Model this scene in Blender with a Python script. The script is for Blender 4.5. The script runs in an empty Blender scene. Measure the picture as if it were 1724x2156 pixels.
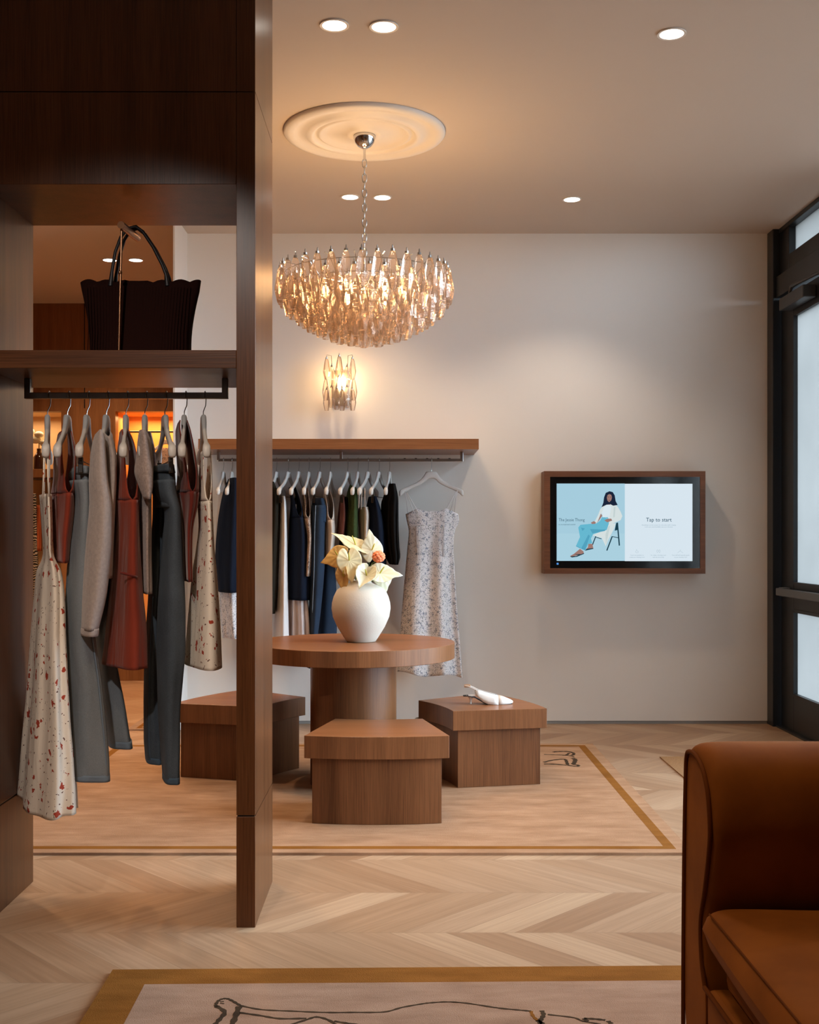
import bpy, bmesh, math, random
from mathutils import Vector, Matrix
random.seed(7)
PI = math.pi
sc = bpy.context.scene
C = sc.collection
# ------------------------------------------------------------------ camera
F = 2450.0; VX, VY = 845.0, 1130.0; CZ = 1.3          # focal length and vanishing point in pixels of the 1724x2156 frame
cd = bpy.data.cameras.new('camera'); cam = bpy.data.objects.new('camera', cd); C.objects.link(cam)
cam.location = (0, 0, CZ); cam.rotation_euler = (PI/2, 0, 0)
cd.sensor_fit = 'VERTICAL'; cd.sensor_height = 36.0; cd.lens = 36.0*F/2156.0
cd.shift_x = (862-VX)/2156.0; cd.shift_y = (VY-1078)/2156.0
cd.clip_start = .05
sc.camera = cam
def W(px, py, Y): return Vector(((px-VX)*Y/F, Y, CZ-(py-VY)*Y/F))
def FL(px, py, z=0.0):
    Y = (CZ-z)*F/(py-VY); return Vector(((px-VX)*Y/F, Y, z))
# ------------------------------------------------------------------ view, world, daylight
sc.view_settings.view_transform = 'Standard'; sc.view_settings.look = 'None'
sc.view_settings.exposure = -0.08; sc.view_settings.gamma = 1.0; sc.view_settings.use_curve_mapping = False
sc.cycles.max_bounces = 10; sc.cycles.transparent_max_bounces = 40; sc.cycles.diffuse_bounces = 5
sc.cycles.use_denoising = True
sc.cycles.sample_clamp_indirect = 6.0
world = bpy.data.worlds.new('world'); sc.world = world; world.use_nodes = True
WORLD_STRENGTH = 21.0
bg = world.node_tree.nodes['Background']; bg.inputs[0].default_value = (.70, .86, 1.0, 1); bg.inputs[1].default_value = WORLD_STRENGTH
_n = world.node_tree.nodes; _l = world.node_tree.links.new
_tc = _n.new('ShaderNodeTexCoord'); _s = _n.new('ShaderNodeSeparateXYZ'); _r = _n.new('ShaderNodeValToRGB')
_l(_tc.outputs['Generated'], _s.inputs[0]); _m = _n.new('ShaderNodeMath'); _m.operation = 'MULTIPLY_ADD'; _m.inputs[1].default_value = .5; _m.inputs[2].default_value = .5
_l(_s.outputs[2], _m.inputs[0]); _l(_m.outputs[0], _r.inputs[0]); _l(_r.outputs[0], bg.inputs[0])
_r.color_ramp.elements[0].position = .46; _r.color_ramp.elements[0].color = (.10, .105, .11, 1)     # pavement
_r.color_ramp.elements[1].position = .52; _r.color_ramp.elements[1].color = (.66, .83, 1.0, 1)      # overcast sky
SPOT_W, CHAND_W, SCONCE_W = 44.0, 3.4, 1.8
WARM = (1.0, .70, .43); WARMER = (1.0, .55, .22); DOWN = (1.0, .70, .43)
def light(name, kind, loc, energy, color, parent=None, rot=(0, 0, 0), **kw):
    l = bpy.data.lights.new(name, kind); l.energy = energy; l.color = color
    for k, v in kw.items(): setattr(l, k, v)
    o = bpy.data.objects.new(name, l); C.objects.link(o); o.location = loc; o.rotation_euler = rot
    return o
sd = Vector((-1.1, 3.1, -.85)); light('added_hazy_sun', 'SUN', (4, 2, 5), 3.4, (.72, .87, 1.0), rot=sd.to_track_quat('-Z', 'Y').to_euler(), angle=math.radians(38))  # soft sun added to brighten the right end of the back wall
XW = 2.54; YB = 8.08; HC = 3.405
p = light('window_portal', 'AREA', (XW+.25, 5.55, 1.8), 1, (1, 1, 1), rot=(0, PI/2, 0), shape='RECTANGLE', size=3.3, size_y=4.8)
p.data.cycles.is_portal = True
# ------------------------------------------------------------------ materials
MATS = {}
CLOTHS = ('rust', 'dark_rust', 'knit', 'marl', 'navy', 'black_cloth', 'white_cloth', 'sheer_cloth', 'green_knit', 'mauve', 'cream_cloth', 'olive_black', 'orange_cloth')
def newmat(name):
    m = bpy.data.materials.new(name); m.use_nodes = True; MATS[name] = m
    nt = m.node_tree; b = nt.nodes['Principled BSDF']; return m, nt, b
def nd(nt, t, **kw):
    n = nt.nodes.new(t)
    for k, v in kw.items():
        if k == 'inp':
            for i, x in v.items(): n.inputs[i].default_value = x
        else: setattr(n, k, v)
    return n
def plain(name, col, rough=.6, metal=0, bump=0, bscale=200, var=0, vscale=3, sheen=0, spec=None):
    m, nt, b = newmat(name)
    b.inputs['Base Color'].default_value = (*col, 1); b.inputs['Roughness'].default_value = rough; b.inputs['Metallic'].default_value = metal
    if spec is not None: b.inputs['Specular IOR Level'].default_value = spec
    if name in CLOTHS: b.inputs['Specular IOR Level'].default_value = .15
    if sheen: b.inputs['Sheen Weight'].default_value = sheen; b.inputs['Sheen Roughness'].default_value = .4
    L = nt.links.new; tc = nd(nt, 'ShaderNodeTexCoord')
    if var:
        n = nd(nt, 'ShaderNodeTexNoise', inp={'Scale': vscale, 'Detail': 5}); L(tc.outputs['Object'], n.inputs['Vector'])
        r = nd(nt, 'ShaderNodeValToRGB'); L(n.outputs['Fac'], r.inputs[0])
        r.color_ramp.elements[0].position = .3; r.color_ramp.elements[1].position = .7
        r.color_ramp.elements[0].color = (*[c*(1-var) for c in col], 1); r.color_ramp.elements[1].color = (*[min(1, c*(1+var)) for c in col], 1)
        L(r.outputs[0], b.inputs['Base Color'])
    if bump:
        n = nd(nt, 'ShaderNodeTexNoise', inp={'Scale': bscale, 'Detail': 3}); L(tc.outputs['Object'], n.inputs['Vector'])
        bp = nd(nt, 'ShaderNodeBump', inp={'Strength': bump, 'Distance': .002}); L(n.outputs['Fac'], bp.inputs['Height']); L(bp.outputs[0], b.inputs['Normal'])
        if name in CLOTHS: wrinkle(nt, b, tc, bp)
    elif name in CLOTHS: wrinkle(nt, b, tc)
    return m
CLOTHS = ('rust', 'dark_rust', 'knit', 'marl', 'navy', 'black_cloth', 'white_cloth', 'sheer_cloth', 'green_knit', 'mauve', 'cream_cloth', 'olive_black', 'orange_cloth')
def wrinkle(nt, b, tc, prev=None, s=(16, 16, 2.6), st=.55):
    L = nt.links.new; mp = nd(nt, 'ShaderNodeMapping'); mp.inputs['Scale'].default_value = s; mp.inputs['Rotation'].default_value = (.12, .1, 0); L(tc.outputs['Object'], mp.inputs[0])
    n = nd(nt, 'ShaderNodeTexNoise', inp={'Scale': 1.0, 'Detail': 3, 'Roughness': .45, 'Distortion': .4}); L(mp.outputs[0], n.inputs['Vector'])
    bp = nd(nt, 'ShaderNodeBump', inp={'Strength': st, 'Distance': .02}); L(n.outputs['Fac'], bp.inputs['Height'])
    if prev: L(prev.outputs[0], bp.inputs['Normal'])
    L(bp.outputs[0], b.inputs['Normal'])
def wood(name, dark, light_, axis=2, rough=.38, scale=1.0):
    m, nt, b = newmat(name); L = nt.links.new
    tc = nd(nt, 'ShaderNodeTexCoord'); mp = nd(nt, 'ShaderNodeMapping')
    s = [260*scale]*3; s[axis] = 5*scale; mp.inputs['Scale'].default_value = s
    L(tc.outputs['Object'], mp.inputs[0])
    n = nd(nt, 'ShaderNodeTexNoise', inp={'Scale': 1.0, 'Detail': 4, 'Roughness': .6}); L(mp.outputs[0], n.inputs['Vector'])
    mp2 = nd(nt, 'ShaderNodeMapping'); s = [14*scale]*3; s[axis] = .6*scale; mp2.inputs['Scale'].default_value = s; L(tc.outputs['Object'], mp2.inputs[0])
    n2 = nd(nt, 'ShaderNodeTexNoise', inp={'Scale': 1.0, 'Detail': 3}); L(mp2.outputs[0], n2.inputs['Vector'])
    mx = nd(nt, 'ShaderNodeMath', operation='MULTIPLY_ADD', inp={1: .55, 2: 0.0}); L(n.outputs['Fac'], mx.inputs[0])
    ad = nd(nt, 'ShaderNodeMath', operation='MULTIPLY_ADD', inp={1: .45}); L(n2.outputs['Fac'], ad.inputs[0]); L(mx.outputs[0], ad.inputs[2])
    r = nd(nt, 'ShaderNodeValToRGB'); L(ad.outputs[0], r.inputs[0])
    r.color_ramp.elements[0].position = .36; r.color_ramp.elements[1].position = .62
    r.color_ramp.elements[0].color = (*dark, 1); r.color_ramp.elements[1].color = (*light_, 1)
    L(r.outputs[0], b.inputs['Base Color']); b.inputs['Roughness'].default_value = rough; b.inputs['Specular IOR Level'].default_value = .3
    bp = nd(nt, 'ShaderNodeBump', inp={'Strength': .12, 'Distance': .001}); L(n.outputs['Fac'], bp.inputs['Height']); L(bp.outputs[0], b.inputs['Normal'])
    return m
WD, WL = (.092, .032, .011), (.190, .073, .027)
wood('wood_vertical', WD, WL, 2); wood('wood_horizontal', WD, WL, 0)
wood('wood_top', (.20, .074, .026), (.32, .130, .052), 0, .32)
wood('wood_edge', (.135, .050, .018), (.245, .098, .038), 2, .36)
wood('wood_cabinet', (.055, .018, .005), (.125, .044, .014), 2, .30)
wood('wood_cabinet_flat', (.055, .018, .005), (.125, .044, .014), 0, .30)
wood('wood_far', (.16, .06, .02), (.26, .11, .042), 2, .4)
wood('wood_tv', (.12, .045, .02), (.22, .09, .042), 0, .4)
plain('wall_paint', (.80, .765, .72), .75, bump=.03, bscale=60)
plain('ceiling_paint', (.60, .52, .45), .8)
plain('plaster', (.78, .74, .69), .45)
plain('black_metal', (.012, .014, .017), .38)
plain('shadow_gap', (.30, .30, .29), .7)
plain('chrome', (.75, .75, .76), .12, 1)
plain('dark_steel', (.16, .15, .14), .22, 1)
plain('bronze', (.42, .22, .12), .3, 1)
plain('steel', (.45, .44, .42), .28, 1)
plain('hanger_white', (.60, .57, .54), .42)
plain('black_plastic', (.006, .006, .007), .25)
plain('screen_black', (.004, .005, .006), .12)
plain('closer_grey', (.045, .045, .045), .4)
plain('bar_grey', (.10, .105, .11), .4)
plain('rust', (.235, .036, .018), .8, bump=.25, bscale=500, var=.15, vscale=4, sheen=.2)
plain('dark_rust', (.15, .021, .014), .8, bump=.2, bscale=300, var=.15, sheen=.2)
plain('knit', (.42, .35, .32), .95, bump=.7, bscale=420, var=.10, vscale=90, sheen=.3)
plain('marl', (.36, .28, .25), .95, bump=.6, bscale=420, var=.22, vscale=130, sheen=.2)
plain('navy', (.006, .010, .022), .9, bump=.3, bscale=300)
plain('black_cloth', (.006, .005, .005), .9, bump=.3, bscale=100)
plain('white_cloth', (.74, .70, .68), .9, bump=.2, bscale=80)
plain('sheer_cloth', (.60, .52, .50), .9, bump=.3, bscale=60)
plain('green_knit', (.045, .065, .022), .95, bump=.6, bscale=400, var=.2, vscale=60)
plain('mauve', (.17, .062, .048), .85, bump=.2)
plain('cream_cloth', (.62, .52, .44), .8, bump=.5, bscale=60)
plain('olive_black', (.018, .014, .009), .9)
plain('orange_cloth', (.40, .09, .03), .85)
plain('bag_wool', (.017, .005, .0035), .95, bump=.4, bscale=120, spec=.08)
plain('bag_leather', (.008, .006, .007), .5)
plain('shoe_white', (.78, .74, .70), .28); plain('shoe_dark', (.03, .025, .03), .5); plain('shoe_tan', (.50, .29, .16), .45)
plain('spathe', (.74, .63, .38), .42, var=.08, vscale=40); plain('spathe_yellow', (.72, .48, .18), .42, var=.08, vscale=40)
plain('spathe_white', (.76, .73, .54), .42)
plain('spadix', (.55, .50, .06), .6); plain('stem_green', (.06, .10, .02), .5); plain('peony', (.90, .27, .12), .6, bump=.5, bscale=90)
plain('mat_coir', (.30, .155, .060), .95, bump=.9, bscale=300, var=.3, vscale=150)
plain('mirror_frame', (.30, .17, .07), .4)
plain('beige_wall', (.62, .40, .19), .7)
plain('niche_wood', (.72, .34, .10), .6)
plain('amber_glass', (.035, .010, .005), .08)
plain('vase_in', (.25, .2, .16), .8)
plain('piping', (.13, .036, .005), .8, spec=.1)
plain('label_tag', (.35, .33, .31), .6)
plain('blue_led', (.1, .3, .9), .5)

def vase_mat():
    m, nt, b = newmat('vase'); L = nt.links.new; tc = nd(nt, 'ShaderNodeTexCoord')
    v = nd(nt, 'ShaderNodeTexVoronoi', inp={'Scale': 75}); L(tc.outputs['Object'], v.inputs['Vector'])
    r = nd(nt, 'ShaderNodeValToRGB'); L(v.outputs['Distance'], r.inputs[0]); r.color_ramp.interpolation = 'CONSTANT'
    r.color_ramp.elements[0].color = (.28, .21, .16, 1); r.color_ramp.elements[1].position = .06; r.color_ramp.elements[1].color = (.60, .53, .45, 1)
    L(r.outputs[0], b.inputs['Base Color']); b.inputs['Roughness'].default_value = .7
    n = nd(nt, 'ShaderNodeTexNoise', inp={'Scale': 140, 'Detail': 4}); L(tc.outputs['Object'], n.inputs['Vector'])
    bp = nd(nt, 'ShaderNodeBump', inp={'Strength': .3, 'Distance': .002}); L(n.outputs['Fac'], bp.inputs['Height']); L(bp.outputs[0], b.inputs['Normal'])
vase_mat()
def denim(name, base, pale, rough=.9):
    m, nt, b = newmat(name); L = nt.links.new; tc = nd(nt, 'ShaderNodeTexCoord')
    n = nd(nt, 'ShaderNodeTexNoise', inp={'Scale': 5, 'Detail': 5}); L(tc.outputs['Object'], n.inputs['Vector'])
    mp = nd(nt, 'ShaderNodeMapping'); mp.inputs['Scale'].default_value = (900, 900, 200); L(tc.outputs['Object'], mp.inputs[0])
    n2 = nd(nt, 'ShaderNodeTexNoise', inp={'Scale': 1, 'Detail': 2}); L(mp.outputs[0], n2.inputs['Vector'])
    a = nd(nt, 'ShaderNodeMath', operation='MULTIPLY_ADD', inp={1: .5}); L(n2.outputs['Fac'], a.inputs[0])
    h = nd(nt, 'ShaderNodeMath', operation='MULTIPLY', inp={1: .5}); L(n.outputs['Fac'], h.inputs[0]); L(h.outputs[0], a.inputs[2])
    r = nd(nt, 'ShaderNodeValToRGB'); L(a.outputs[0], r.inputs[0]); r.color_ramp.elements[0].position = .35; r.color_ramp.elements[1].position = .65
    r.color_ramp.elements[0].color = (*base, 1); r.color_ramp.elements[1].color = (*pale, 1)
    L(r.outputs[0], b.inputs['Base Color']); b.inputs['Roughness'].default_value = rough; wrinkle(nt, b, tc, None, (13, 13, 3.5), .45)
denim('denim_light', (.155, .178, .20), (.235, .262, .29)); denim('denim_dark', (.034, .047, .062), (.075, .097, .125))
denim('denim_blue', (.006, .018, .042), (.014, .036, .075)); denim('denim_black', (.012, .015, .02), (.022, .028, .036))
plain('denim_seam', (.17, .22, .28), .9); plain('denim_seam_dark', (.06, .10, .15), .9)
def floral(name, base, c1, c2, s1, s2, thr1=.2, thr2=.12, warp=.012):
    m, nt, b = newmat(name); L = nt.links.new; tc = nd(nt, 'ShaderNodeTexCoord')
    nz = nd(nt, 'ShaderNodeTexNoise', inp={'Scale': s1*1.9, 'Detail': 2}); L(tc.outputs['Object'], nz.inputs['Vector'])
    sb = nd(nt, 'ShaderNodeVectorMath', operation='SUBTRACT', inp={1: (.5, .5, .5)}); L(nz.outputs['Color'], sb.inputs[0])
    sv = nd(nt, 'ShaderNodeVectorMath', operation='SCALE', inp={'Scale': warp*4}); L(sb.outputs[0], sv.inputs[0])
    av = nd(nt, 'ShaderNodeVectorMath', operation='ADD'); L(tc.outputs['Object'], av.inputs[0]); L(sv.outputs[0], av.inputs[1])
    prev = None; col = nd(nt, 'ShaderNodeRGB'); col.outputs[0].default_value = (*base, 1); cur = col.outputs[0]
    for (s, thr, c, off) in ((s2, thr2, c2, .37), (s2*1.15, thr2, c2, 2.1), (s1, thr1, c1, 0)):
        mp = nd(nt, 'ShaderNodeMapping'); mp.inputs['Location'].default_value = (off, off*.7, off*1.3); L(av.outputs[0], mp.inputs[0])
        v = nd(nt, 'ShaderNodeTexVoronoi', inp={'Scale': s}); L(mp.outputs[0], v.inputs['Vector'])
        sp = nd(nt, 'ShaderNodeSeparateColor'); L(v.outputs['Color'], sp.inputs[0])
        th = nd(nt, 'ShaderNodeMath', operation='MULTIPLY', inp={1: thr*1.7}); L(sp.outputs[0], th.inputs[0])
        lt = nd(nt, 'ShaderNodeMath', operation='LESS_THAN'); L(v.outputs['Distance'], lt.inputs[0]); L(th.outputs[0], lt.inputs[1])
        mx = nd(nt, 'ShaderNodeMix', data_type='RGBA'); L(lt.outputs[0], mx.inputs[0]); L(cur, mx.inputs[6]); mx.inputs[7].default_value = (*c, 1); cur = mx.outputs[2]
    L(cur, b.inputs['Base Color']); b.inputs['Roughness'].default_value = .85
    n = nd(nt, 'ShaderNodeTexNoise', inp={'Scale': 700, 'Detail': 2}); L(tc.outputs['Object'], n.inputs['Vector'])
    bp = nd(nt, 'ShaderNodeBump', inp={'Strength': .25, 'Distance': .001}); L(n.outputs['Fac'], bp.inputs['Height']); L(bp.outputs[0], b.inputs['Normal']); wrinkle(nt, b, tc, bp, (14, 14, 2.2), .5)
floral('floral_cream', (.84, .76, .66), (.40, .05, .022), (.13, .055, .035), 27, 46, .215, .12, .010)
floral('floral_blue', (.70, .66, .66), (.22, .23, .28), (.20, .21, .19), 50, 70, .30, .24, .014)
floral('floral_pink', (.48, .34, .26), (.10, .06, .05), (.16, .10, .08), 50, 70, .3, .25)
def zebra():
    m, nt, b = newmat('zebra'); L = nt.links.new; tc = nd(nt, 'ShaderNodeTexCoord')
    w = nd(nt, 'ShaderNodeTexWave', inp={'Scale': 14, 'Distortion': 9, 'Detail': 2}); w.bands_direction = 'Z'; L(tc.outputs['Object'], w.inputs['Vector'])
    r = nd(nt, 'ShaderNodeValToRGB'); L(w.outputs['Fac'], r.inputs[0]); r.color_ramp.interpolation = 'CONSTANT'
    r.color_ramp.elements[0].color = (.01, .01, .01, 1); r.color_ramp.elements[1].position = .5; r.color_ramp.elements[1].color = (.5, .4, .3, 1); L(r.outputs[0], b.inputs['Base Color'])
zebra()
def velvet():
    m, nt, b = newmat('velvet'); L = nt.links.new; tc = nd(nt, 'ShaderNodeTexCoord')
    n = nd(nt, 'ShaderNodeTexNoise', inp={'Scale': 7, 'Detail': 4}); L(tc.outputs['Object'], n.inputs['Vector'])
    r = nd(nt, 'ShaderNodeValToRGB'); L(n.outputs['Fac'], r.inputs[0]); r.color_ramp.elements[0].position = .3; r.color_ramp.elements[1].position = .7
    r.color_ramp.elements[0].color = (.20, .060, .006, 1); r.color_ramp.elements[1].color = (.28, .090, .010, 1)
    L(r.outputs[0], b.inputs['Base Color']); b.inputs['Roughness'].default_value = .75
    b.inputs['Sheen Weight'].default_value = .10; b.inputs['Sheen Roughness'].default_value = .3; b.inputs['Sheen Tint'].default_value = (1, .38, .10, 1)
    b.inputs['Specular IOR Level'].default_value = .15
velvet()
def rugmat(name, col, col2, s=(3, 9, 3)):
    m, nt, b = newmat(name); L = nt.links.new; tc = nd(nt, 'ShaderNodeTexCoord')
    mp = nd(nt, 'ShaderNodeMapping'); mp.inputs['Scale'].default_value = s; L(tc.outputs['Object'], mp.inputs[0])
    n = nd(nt, 'ShaderNodeTexNoise', inp={'Scale': 1.3, 'Detail': 7, 'Roughness': .62}); L(mp.outputs[0], n.inputs['Vector'])
    r = nd(nt, 'ShaderNodeValToRGB'); L(n.outputs['Fac'], r.inputs[0]); r.color_ramp.elements[0].position = .32; r.color_ramp.elements[1].position = .68
    r.color_ramp.elements[0].color = (*col2, 1); r.color_ramp.elements[1].color = (*col, 1)
    L(r.outputs[0], b.inputs['Base Color']); b.inputs['Roughness'].default_value = 1; b.inputs['Specular IOR Level'].default_value = .05
    n2 = nd(nt, 'ShaderNodeTexNoise', inp={'Scale': 420, 'Detail': 2}); L(tc.outputs['Object'], n2.inputs['Vector'])
    bp = nd(nt, 'ShaderNodeBump', inp={'Strength': .6, 'Distance': .003}); L(n2.outputs['Fac'], bp.inputs['Height']); L(bp.outputs[0], b.inputs['Normal'])
rugmat('rug_field', (.44, .262, .158), (.30, .165, .092)); rugmat('rug_gold', (.27, .112, .024), (.19, .074, .014)); rugmat('rug_line', (.075, .05, .03), (.045, .03, .02))
rugmat('rug_pink', (.41, .270, .195), (.29, .180, .125))
def floormat():
    m, nt, b = newmat('chevron_floor'); L = nt.links.new; tc = nd(nt, 'ShaderNodeTexCoord'); s = nd(nt, 'ShaderNodeSeparateXYZ'); L(tc.outputs['Object'], s.inputs[0])
    def mth(op, a, bb=None, c=None):
        n = nd(nt, 'ShaderNodeMath', operation=op)
        for i, v in enumerate((a, bb, c)):
            if v is None: continue
            if isinstance(v, (int, float)): n.inputs[i].default_value = v
            else: L(v, n.inputs[i])
        return n.outputs[0]
    P = .43
    r = mth('DIVIDE', mth('SUBTRACT', s.outputs[1], 3.82), P); row = mth('FLOOR', r); fr = mth('SUBTRACT', r, row)
    par = mth('MODULO', mth('ADD', row, 100), 2); sg = mth('MULTIPLY_ADD', par, 2, -1)
    yy = mth('MULTIPLY', fr, P)
    u = mth('DIVIDE', mth('ADD', s.outputs[0], mth('MULTIPLY', mth('MULTIPLY', sg, yy), .95)), .185)
    cell = mth('FLOOR', u); fu = mth('SUBTRACT', u, cell)
    e1 = mth('MINIMUM', fu, mth('SUBTRACT', 1.0, fu)); e2 = mth('MINIMUM', fr, mth('SUBTRACT', 1.0, fr))
    g = mth('MINIMUM', mth('MULTIPLY', e1, .16), mth('MULTIPLY', e2, .43)); gap = mth('LESS_THAN', g, .0011)
    cb = nd(nt, 'ShaderNodeCombineXYZ'); L(cell, cb.inputs[0]); L(row, cb.inputs[1])
    wn = nd(nt, 'ShaderNodeTexWhiteNoise', noise_dimensions='2D'); L(cb.outputs[0], wn.inputs['Vector'])
    # grain: along the plank
    al = mth('MULTIPLY', yy, 1.32)
    gv = nd(nt, 'ShaderNodeCombineXYZ'); L(mth('MULTIPLY', u, 8), gv.inputs[0]); L(mth('MULTIPLY', al, 2.0), gv.inputs[1]); L(mth('MULTIPLY', wn.outputs[0], 50), gv.inputs[2])
    n = nd(nt, 'ShaderNodeTexNoise', inp={'Scale': 1.0, 'Detail': 6, 'Roughness': .6, 'Distortion': .6}); L(gv.outputs[0], n.inputs['Vector'])
    r1 = nd(nt, 'ShaderNodeValToRGB'); L(wn.outputs[0], r1.inputs[0])
    e = r1.color_ramp.elements; e[0].color = (.32, .185, .105, 1); e[1].color = (.50, .345, .225, 1); x = e.new(.4); x.color = (.39, .245, .148, 1); x = e.new(.8); x.color = (.42, .275, .175, 1)
    r2 = nd(nt, 'ShaderNodeValToRGB'); L(n.outputs['Fac'], r2.inputs[0]); r2.color_ramp.elements[0].position = .3; r2.color_ramp.elements[1].position = .7
    r2.color_ramp.elements[0].color = (.80, .76, .72, 1); r2.color_ramp.elements[1].color = (1.06, 1.06, 1.06, 1)
    mx = nd(nt, 'ShaderNodeMix', data_type='RGBA', blend_type='MULTIPLY'); mx.inputs[0].default_value = 1; L(r1.outputs[0], mx.inputs[6]); L(r2.outputs[0], mx.inputs[7])
    m2 = nd(nt, 'ShaderNodeMix', data_type='RGBA'); L(gap, m2.inputs[0]); L(mx.outputs[2], m2.inputs[6]); m2.inputs[7].default_value = (.24, .15, .09, 1)
    L(m2.outputs[2], b.inputs['Base Color']); b.inputs['Roughness'].default_value = .42; b.inputs['Specular IOR Level'].default_value = .35
floormat()
def emit(name, col, s):
    m, nt, b = newmat(name); nt.nodes.remove(b); e = nd(nt, 'ShaderNodeEmission', inp={'Color': (*col, 1), 'Strength': s})
    nt.links.new(e.outputs[0], nt.nodes['Material Output'].inputs[0])
emit('lamp_disc', (1, .93, .82), 6); emit('bulb', (1, .72, .38), 45); emit('strip', (1, .55, .2), 6)
def scr(name, col, s=1.0): emit(name, col, s)
scr('s_blue', (.42, .67, .80), .95); scr('s_white', (.72, .83, .91), 1.0); scr('s_floor', (.45, .70, .82), .95); scr('s_hair', (.012, .02, .045), 1); scr('s_skin', (.36, .20, .17), 1)
scr('s_coat', (.70, .78, .78), 1); scr('s_coat2', (.58, .68, .68), 1); scr('s_top', (.72, .84, .90), 1); scr('s_jean', (.14, .50, .66), 1); scr('s_jean2', (.09, .38, .54), 1); scr('s_chair', (.012, .05, .075), 1)
scr('s_text', (.05, .12, .17), 1); scr('s_small', (.30, .42, .50), 1); scr('s_led', (.10, .33, .80), 1)
def glassmat(name, tint, rough=.06, trans=.14, bump=.35, gl=.5):
    m, nt, b = newmat(name); nt.nodes.remove(b); L = nt.links.new
    tc = nd(nt, 'ShaderNodeTexCoord'); n = nd(nt, 'ShaderNodeTexNoise', inp={'Scale': 60, 'Detail': 2}); L(tc.outputs['Object'], n.inputs['Vector'])
    bp = nd(nt, 'ShaderNodeBump', inp={'Strength': bump, 'Distance': .01}); L(n.outputs['Fac'], bp.inputs['Height'])
    t = nd(nt, 'ShaderNodeBsdfTransparent', inp={'Color': (*tint, 1)}); g = nd(nt, 'ShaderNodeBsdfGlossy', inp={'Roughness': rough, 'Color': (.9, .85, .8, 1)}); L(bp.outputs[0], g.inputs['Normal'])
    f = nd(nt, 'ShaderNodeFresnel', inp={'IOR': 1.5}); L(bp.outputs[0], f.inputs['Normal'])
    mu = nd(nt, 'ShaderNodeMath', operation='MULTIPLY_ADD', inp={1: .9, 2: .03}); L(f.outputs[0], mu.inputs[0]); mu.use_clamp = True
    mx = nd(nt, 'ShaderNodeMixShader'); L(mu.outputs[0], mx.inputs[0]); L(t.outputs[0], mx.inputs[1]); L(g.outputs[0], mx.inputs[2])
    tr = nd(nt, 'ShaderNodeBsdfTranslucent', inp={'Color': (.95, .75, .6, 1)}); m2 = nd(nt, 'ShaderNodeMixShader'); m2.inputs[0].default_value = trans
    L(mx.outputs[0], m2.inputs[1]); L(tr.outputs[0], m2.inputs[2]); L(m2.outputs[0], nt.nodes['Material Output'].inputs[0])
glassmat('drop_glass', (.965, .93, .905), .06, .06, .15); glassmat('clear_glass', (.93, .95, .94), .03, .02, 0); glassmat('window_glass', (.96, .98, .98), .02, 0, 0)
def frosted():
    m, nt, b = newmat('frosted_glass'); nt.nodes.remove(b); L = nt.links.new
    tc = nd(nt, 'ShaderNodeTexCoord'); n = nd(nt, 'ShaderNodeTexNoise', inp={'Scale': 2.2, 'Detail': 3}); L(tc.outputs['Object'], n.inputs['Vector'])
    r = nd(nt, 'ShaderNodeValToRGB'); L(n.outputs['Fac'], r.inputs[0]); r.color_ramp.elements[0].color = (.25, .245, .235, 1); r.color_ramp.elements[1].color = (.30, .292, .28, 1)
    t = nd(nt, 'ShaderNodeBsdfTranslucent'); L(r.outputs[0], t.inputs[0]); g = nd(nt, 'ShaderNodeBsdfGlossy', inp={'Roughness': .35})
    mx = nd(nt, 'ShaderNodeMixShader'); mx.inputs[0].default_value = .06; L(t.outputs[0], mx.inputs[1]); L(g.outputs[0], mx.inputs[2]); L(mx.outputs[0], nt.nodes['Material Output'].inputs[0])
frosted()
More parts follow.
